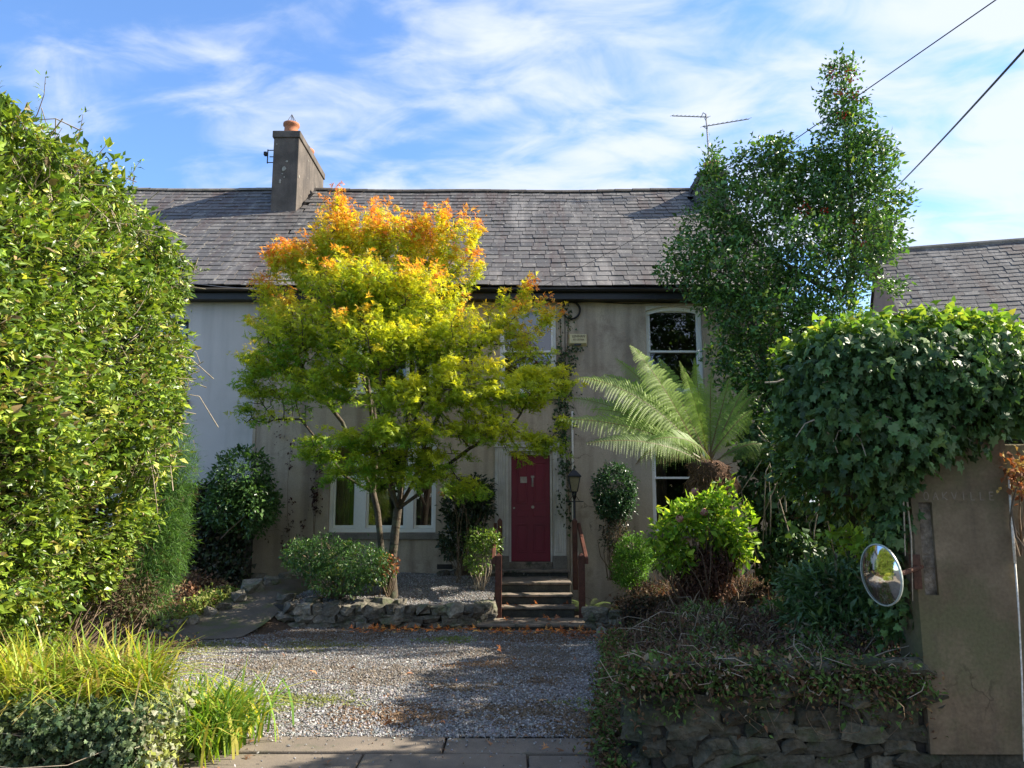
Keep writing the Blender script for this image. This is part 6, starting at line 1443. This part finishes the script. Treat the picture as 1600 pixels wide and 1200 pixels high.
for i in range(16):
    a1 = np.array((random.uniform(1.1, 2.6), 5.16, random.uniform(.45, .62))); b1 = a1+np.array((random.uniform(-.12, .12), -.03, -random.uniform(.08, .3))); A.append(a1-loc); B.append(b1-loc)
tw = twigs('hanging_roots', A, B, .003, .0015, M_twig, wt, .3, 5); tw['kind'] = 'stuff'
# dead creeper on the low wall by the steps
n = 700; x = rng.uniform(1.6, 2.75, n); yv = np.where(rng.random(n) < .35, 11.78, rng.uniform(11.8, 12.4, n)); z = np.where(yv < 11.79, rng.uniform(-.15, .24, n), .25)
lc = thing('dead_creeper', 'tangle of dead creeper lying on the low wall right of the steps', 'creeper', (2.1, 12, .2)); cc_ = np.stack([x, yv, z], 1)
foliage('leaves', cc_-np.array(lc.location), np.tile((0, -.3, .8), (n, 1)), 5, .05, .05, colfn([(.14, .08, .05), (.09, .055, .035), (.2, .14, .09), (.05, .06, .03)]), T_DRY, M_dry, lc, out_w=.3, rnd=1, droop=.1)

# ---- left foreground: grasses, iris clump, ivy on the wall
def blades(name, x, y, z, L, w, lean, col, mat, parent, seg=4, dirb=None):
    """curved tapering leaf blades, joined"""
    n = len(x); an = rng.uniform(0, 2*math.pi, n) if dirb is None else rng.normal(dirb[0], dirb[1], n)
    dv = np.stack([np.cos(an), np.sin(an), np.zeros(n)], 1); sv = np.stack([-np.sin(an), np.cos(an), np.zeros(n)], 1)
    us = np.linspace(0, 1, seg+1); V = np.zeros((n, (seg+1)*2, 3)); base = np.stack([x, y, z], 1)
    for i, u in enumerate(us):
        c = base+dv*(lean*L*u**1.8)[:, None]+np.array((0, 0, 1.0))*(L*(u-.55*lean*u**2.6))[:, None]
        ww_ = (w*(1-u**2.2)*(.6+.8*u*(1-u)*2)+.0006)[:, None]
        V[:, 2*i] = c-sv*ww_; V[:, 2*i+1] = c+sv*ww_
    tf = []
    for i in range(seg): tf += [(2*i, 2*i+1, 2*i+3), (2*i, 2*i+3, 2*i+2)]
    F = (np.array(tf)[None]+(np.arange(n)*(seg+1)*2)[:, None, None]).reshape(-1, 3)
    return link(name, np_mesh(name, V.reshape(-1, 3), F, mat, np.repeat(col, (seg+1)*2, 0)), parent)
def pick(cols, n, var=.15): 
    cols = np.array(cols, float); return np.clip(cols[rng.integers(0, len(cols), n)]*(1+rng.normal(size=(n, 1))*var), .01, .95)
gl = thing('grass_clump', 'arching yellow-green grassy clumps on top of the lower left wall', 'ornamental grass', (-3.5, 5.5, .4))
n = 2300; cx_s = rng.uniform(-4.15, -2.45, 34); cy_s = rng.uniform(5.22, 5.9, 34); idx = rng.integers(0, 34, n)
blades('blades', cx_s[idx]+rng.normal(size=n)*.06+3.5, cy_s[idx]+rng.normal(size=n)*.05-5.5, np.full(n, -.05)+rng.uniform(-.03, .03, n), rng.uniform(.28, .72, n), rng.uniform(.005, .012, n), rng.uniform(.25, 1.4, n), pick([(.38, .44, .05), (.52, .54, .07), (.26, .38, .045), (.52, .42, .09), (.18, .30, .04), (.34, .26, .12)], n), M_grass, gl)
g2_ = thing('grass_clump', 'green and yellow strappy clump at the edge of the gravel beside the left wall', 'ornamental grass', (-2.25, 5.95, 0))
n = 900; cxs = rng.normal(0, .17, n); cys = rng.normal(0, .22, n)
blades('blades', cxs, cys, np.zeros(n), rng.uniform(.32, .68, n), rng.uniform(.007, .014, n), rng.uniform(.3, 1.1, n), pick([(.20, .34, .045), (.30, .40, .05), (.13, .25, .04), (.48, .44, .09), (.10, .2, .03)], n), M_grass, g2_)
g3_ = thing('grass_clump', 'dark tufted grass in shade on the far left wall top', 'ornamental grass', (-3.75, 5.2, .42))
n = 500; blades('blades', rng.uniform(-.6, .5, n), rng.normal(0, .06, n), np.zeros(n), rng.uniform(.1, .22, n), rng.uniform(.003, .006, n), rng.uniform(.5, 1.3, n), pick([(.14, .15, .05), (.10, .07, .04), (.2, .2, .08)], n), M_grass, g3_)
# iris: separate broad variegated leaves
ir = thing('iris_clump', 'clump of broad variegated sword leaves behind the yellow grasses', 'iris', (-2.82, 5.72, .32))
for k in range(20):
    yel = random.random() < .35
    o = blades('leaf', np.array([rng.normal()*.08]), np.array([rng.normal()*.06]), np.array([0.]), np.array([rng.uniform(.4, .68)]), np.array([.016]), np.array([rng.uniform(.05, .7)]), np.array([[.42, .46, .16] if yel else [.16, .27, .10]]), M_grass, ir, 7, (rng.uniform(0, 6.28), .1))
mb = MB(); 
o = blades('leaf', np.array([.12]), np.array([-.1]), np.array([0.15]), np.array([.55]), np.array([.018]), np.array([1.1]), np.array([[.5, .5, .07]]), M_grass, ir, 9, (0.0, .01)); o['label'] = 'folded yellow leaf arching over'
# ivy on the left wall face
li = thing('wall_ivy', 'small-leaved ivy draped over the lower left wall', 'ivy', (-3.4, 5.0, .3)); loc = np.array(li.location)
n = 2100; x = rng.uniform(-5.0, -2.22, n); top_ = rng.random(n) < .45
cc_ = np.stack([x, np.where(top_, rng.uniform(4.9, 5.35, n), 4.90), np.where(top_, .45+.03*vnoise(x, x, 4, 2), .43-rng.random(n)**1.1*.45)], 1)
cc_[:, 1] -= rng.uniform(0, .05, n)
foliage('leaves', cc_-loc, np.where(top_[:, None], (0., 0, 1.), (0., -1, .1)), 7, .04, .034, colfn([(.05, .09, .035), (.08, .12, .05), (.13, .17, .08), (.22, .27, .12)], [4, 3, 1.5, .7]), T_IVY2, M_ivy, li, out_w=.4, rnd=.6, droop=.6, up_n=.1)
n = 900; cc_ = np.stack([np.full(n, -2.25)+rng.uniform(-.12, .03, n), rng.uniform(4.9, 5.6, n), rng.uniform(.05, .47, n)], 1)
foliage('end_leaves', cc_-loc, np.tile((1., -.2, .1), (n, 1)), 4, .03, .035, colfn([(.24, .27, .14), (.3, .34, .08), (.2, .2, .12)]), T_IVY, M_ivy, li, out_w=.3, rnd=.7, droop=.5, up_n=.1)  # paler ivy tints paint the sun on the wall's end face
twigs('bare_stems', [np.array((random.uniform(-1, 1), -.16, random.uniform(-.1, .1))) for _ in range(14)], [np.array((random.uniform(-1, 1.1), -.18, random.uniform(-.3, .1))) for _ in range(14)], .003, .002, M_paletwig, li, .2)

# ---- left bed between hedge and path: dry leaves and pale low plants
n = 900; y = rng.uniform(10.9, 14.0, n); x = -4.95-.35*rng.random(n)*2.2-(.12*(12.5-y)).clip(-.1, .2)
cc_ = np.stack([x, y, gz(x, y)+.03], 1)
o = foliage('bed_litter', cc_, np.tile((0, 0, 1), (n, 1)), 4, .04, .06, colfn([(.22, .12, .07), (.14, .08, .05), (.30, .22, .12)]), T_DRY, M_dry, None, out_w=.2, rnd=1.0); tag(o, 'dead leaves lying in the bed beside the climbing path', None, None, 'stuff')
shrub('edging_plants', 'row of low yellow-green leafy plants along the edge of the path', 'plants', [(Vector((-5.15+.06*i, 11.7+.33*i, .0+.05*i)), (.16, .2, .10)) for i in range(6)], (-5.0, 12.6, 0), 220, 6, .06, [(.26, .32, .08), (.34, .36, .12), (.14, .22, .05)], None, T_OVATE, M_soft, stems=0)
# wall-foot growth under the left hedge
n = 1500; y = rng.uniform(6.2, 10.8, n); x = -3.6-rng.random(n)*1.5-(y-6.2)*.12; cc_ = np.stack([x, y, gz(x, y)+rng.random(n)*.12], 1)
o = foliage('hedge_litter', cc_, np.tile((0, 0, 1), (n, 1)), 4, .05, .05, colfn([(.12, .075, .045), (.08, .05, .03), (.08, .11, .03)]), T_DRY, M_dry, None, out_w=.2, rnd=1.0); tag(o, 'twigs and dead leaves on the ground under the tall hedge', None, None, 'stuff')

# ---- fallen leaves on the gravel
def fallen(n, xf, yf, label, size, cols, name='fallen_leaves', lift=.02):
    x, y = xf, yf; z = np.maximum(drive_z(x, y), -.3)+lift; nn = np.tile((0, 0, 1.), (n, 1))
    cc = np.stack([x, y, z], 1); o = foliage(name, cc, nn, 1, .0, size, colfn(cols, None, .3, .2), T_PALM, M_dry, None, out_w=.1, rnd=1.0, up_n=2); return tag(o, label, None, None, 'stuff')
n = 420; t_ = rng.random(n)
xx = -2.4+3.6*t_+rng.normal(size=n)*.15; yy = np.where(xx > -.55, 12.08, 12.25)+rng.normal(size=n)*.09-.05*np.abs(xx+1)
fallen(n, xx, yy, 'drift of orange fallen leaves along the foot of the wall and steps', .075, [(.85, .30, .07), (.7, .20, .05), (.42, .14, .05), (.8, .42, .14)])
n = 260; fallen(n, rng.uniform(.7, 2.6, n), rng.uniform(11.2, 12.0, n), 'drift of orange fallen leaves right of the landing', .075, [(.45, .16, .06), (.3, .11, .05), (.22, .09, .05)], lift=.06)
n = 70; yy = rng.uniform(6.3, 11.8, n); fallen(n, left_edge(yy)+rng.random(n)*(edge_r(yy)-left_edge(yy)), yy, 'single orange leaves scattered over the gravel drive', .075, [(.45, .2, .09), (.5, .3, .14), (.3, .14, .07)])
n = 50; xs_ = rng.uniform(-.15, .95, n); ys_ = rng.uniform(12.3, 13.2, n); cc_ = np.stack([xs_, ys_, np.where(ys_ < 12.98, -.09, .08)], 1)
o = foliage('step_leaves', cc_, np.tile((0, 0, 1.), (n, 1)), 1, 0, .07, colfn([(.5, .2, .08), (.35, .14, .07)]), T_PALM, M_dry, None, out_w=.1, rnd=1, up_n=2); tag(o, 'fallen leaves lying on the lowest steps', None, None, 'stuff')
# moss and weeds in the gravel
wx = []; 
for (px, py, pr, pc) in PATCH:
    if pc[1] > pc[0]:
        for _ in range(60): wx.append((px+random.gauss(0, pr*.4), py+random.gauss(0, pr*.25)))
wx = np.array(wx); o = foliage('weeds', np.stack([wx[:, 0], wx[:, 1], drive_z(wx[:, 0], wx[:, 1])+.012], 1), np.tile((0, 0, 1.), (len(wx), 1)), 5, .012, .026, colfn([(.16, .22, .04), (.22, .26, .05)]), T_LONG, M_soft, None, out_w=.5, rnd=.8); tag(o, 'low weeds and moss growing through the gravel', None, None, 'stuff')

# ---- distant tree glimpsed between holly and neighbouring house
shrub('distant_tree', 'small dark tree glimpsed in the gap left of the pinkish gable', 'tree', [px_blob(1335, 520, 26, 24, 26, 1.0), px_blob(1345, 560, 26, 30, 40, 1.2)], tuple(P(1340, 640, 26)), 500, 6, .16, [(.03, .06, .03), (.05, .08, .04)], None, T_OVATE, M_dark, stems=12, srad=(.08, .02))

# ---- trees across the road, seen in the window panes and in the mirror
for (x, y, h, r, label, cols) in ((-7, -15, 12, 4.4, 'broad green tree across the road reflected in the left windows', [(.10, .18, .05), (.16, .24, .06)]), (1.5, -16, 10, 3.2, 'mid green tree across the road reflected beside the door', [(.12, .2, .05), (.2, .26, .06)]),
                                  (8.2, -16, 11, 3.4, 'tall tree across the road reflected in the right windows', [(.10, .18, .05), (.18, .24, .06)]), (-14.5, -9, 3.0, 1.8, 'yellow bush across the road reflected in the mirror', [(.45, .42, .05), (.35, .38, .06)])):
    t = thing('roadside_tree', label, 'tree', (x, y, -.4)); bl_ = [((rng.normal()*r*.4, rng.normal()*r*.4, h*.62+rng.normal()*r*.35), (r*.6, r*.6, r*.5)) for _ in range(7)]
    cc_, nn_ = blob_pts(bl_, 900, .6); foliage('crown', cc_, nn_, 5, .25, .32, colfn(cols), T_OVATE, M_leaf, t)
    MB().tube([(0, 0, 0), (.05, 0, h*.3), (0, 0, h*.6)], [.28, .2, .12], 8).build('trunk', M_bark2, t, smooth=True)

oh = thing('roadside_hedge', 'dark hedge added across the road to darken the low window reflections', 'hedge', (0, -7.5, -.3))
cc_, nn_ = blob_pts([((x, 0, 1.3), (1.6, .8, 1.35)) for x in np.arange(-18, 19, 2.2)], 3000, .8)  # unseen hedge added so the panes reflect dark instead of lit ground
foliage('leaves', cc_, nn_, 4, .1, .2, colfn([(.04, .08, .03), (.06, .11, .03)]), T_OVATE, M_leaf, oh)
MB().box((-19, -.4, 0), (19, .4, 2.2)).build('dark_core', bpy.data.materials['inner_shade'], oh)

shrub('bare_undergrowth', 'brown twiggy undergrowth at the foot of the hedge beside the conifer bush', 'undergrowth', [px_blob(205, 935, 9.3, 34, 32, .4), px_blob(180, 880, 9.3, 26, 50, .4)], (-4.9, 8.6, -.1), 900, 4, .06, [(.10, .075, .045), (.07, .05, .035), (.08, .12, .035), (.16, .12, .07)], None, T_LONG, M_dry, inner=.3, stems=60, spread=.06)
shrub('rust_shrub_tuft', 'small tuft of rust-brown leaves at the foot of the maple trunk', 'dead plants', [px_blob(606, 884, 12.85, 14, 10, .12)], (-2.05, 12.9, .2), 46, 4, .05, [(.4, .2, .09), (.3, .12, .06)], None, T_OVATE, M_dry, stems=8)
n = 420; xs_ = rng.uniform(-2.5, 1.2, n); ys_ = np.where(rng.random(n) < .6, rng.normal(6.06, .09, n), rng.uniform(5.4, 6.15, n)); ys_ = np.clip(ys_, 5.4, 6.3)
stones_cloud('grit_on_slabs', xs_, ys_, np.full(n, .022), rng.uniform(.004, .012, n), M_gravel, patches=False, label='loose grit and small stones lying on the threshold slabs')
n = 26; xs_ = rng.uniform(-2.3, 1.1, n); ys_ = rng.uniform(5.4, 6.1, n); o = foliage('slab_leaves', np.stack([xs_, ys_, np.full(n, .03)], 1), np.tile((0, 0, 1.), (n, 1)), 1, 0, .05, colfn([(.4, .2, .09), (.25, .14, .08)]), T_PALM, M_dry, None, out_w=.1, rnd=1, up_n=2); tag(o, 'few dead leaves lying on the threshold slabs', None, None, 'stuff')

for k, (x, y, sc) in enumerate(((2.0, 8.6, 1.0), (2.5, 10.2, 1.1), (1.75, 6.9, .8), (3.1, 9.2, 1.1), (2.45, 6.4, .8))):
    lab = ('low green weed clump in the dead litter nearest the drive', 'low green weed clump in front of the withered stems', 'small green clump just behind the right wall top', 'leafy green clump left of the strap-leaved shrub', 'small green clump behind the wall beside the pillar')[k]
    z = float(gz(x, y)); shrub('weed_clump', lab, 'plant', [((x, y, z+.09), (.26*sc, .22*sc, .13*sc))], (x, y, z), 90, 6, .055, [(.08, .16, .04), (.12, .22, .05), (.18, .26, .06)], None, T_OVATE if k % 2 else T_LONG, M_leaf, stems=14, group='weed clumps in the right-hand bed')
rb2 = thing('bed_rocks', 'pale rocks half buried in the litter of the right-hand bed', 'rocks', (2.2, 9.5, .2))
for (x, y, sz) in ((2.15, 10.6, .2), (2.45, 10.5, .15), (3.1, 9.9, .22), (1.5, 10.9, .16), (2.9, 8.4, .14), (1.3, 11.6, .2)):
    link('stone', random.choice(SPm), rb2, (x-2.2, y-9.5, float(gz(x, y))-.2+sz*.25), (random.uniform(-.4, .4), random.uniform(-.4, .4), random.uniform(0, 3)), (sz, sz*.8, sz*.75))
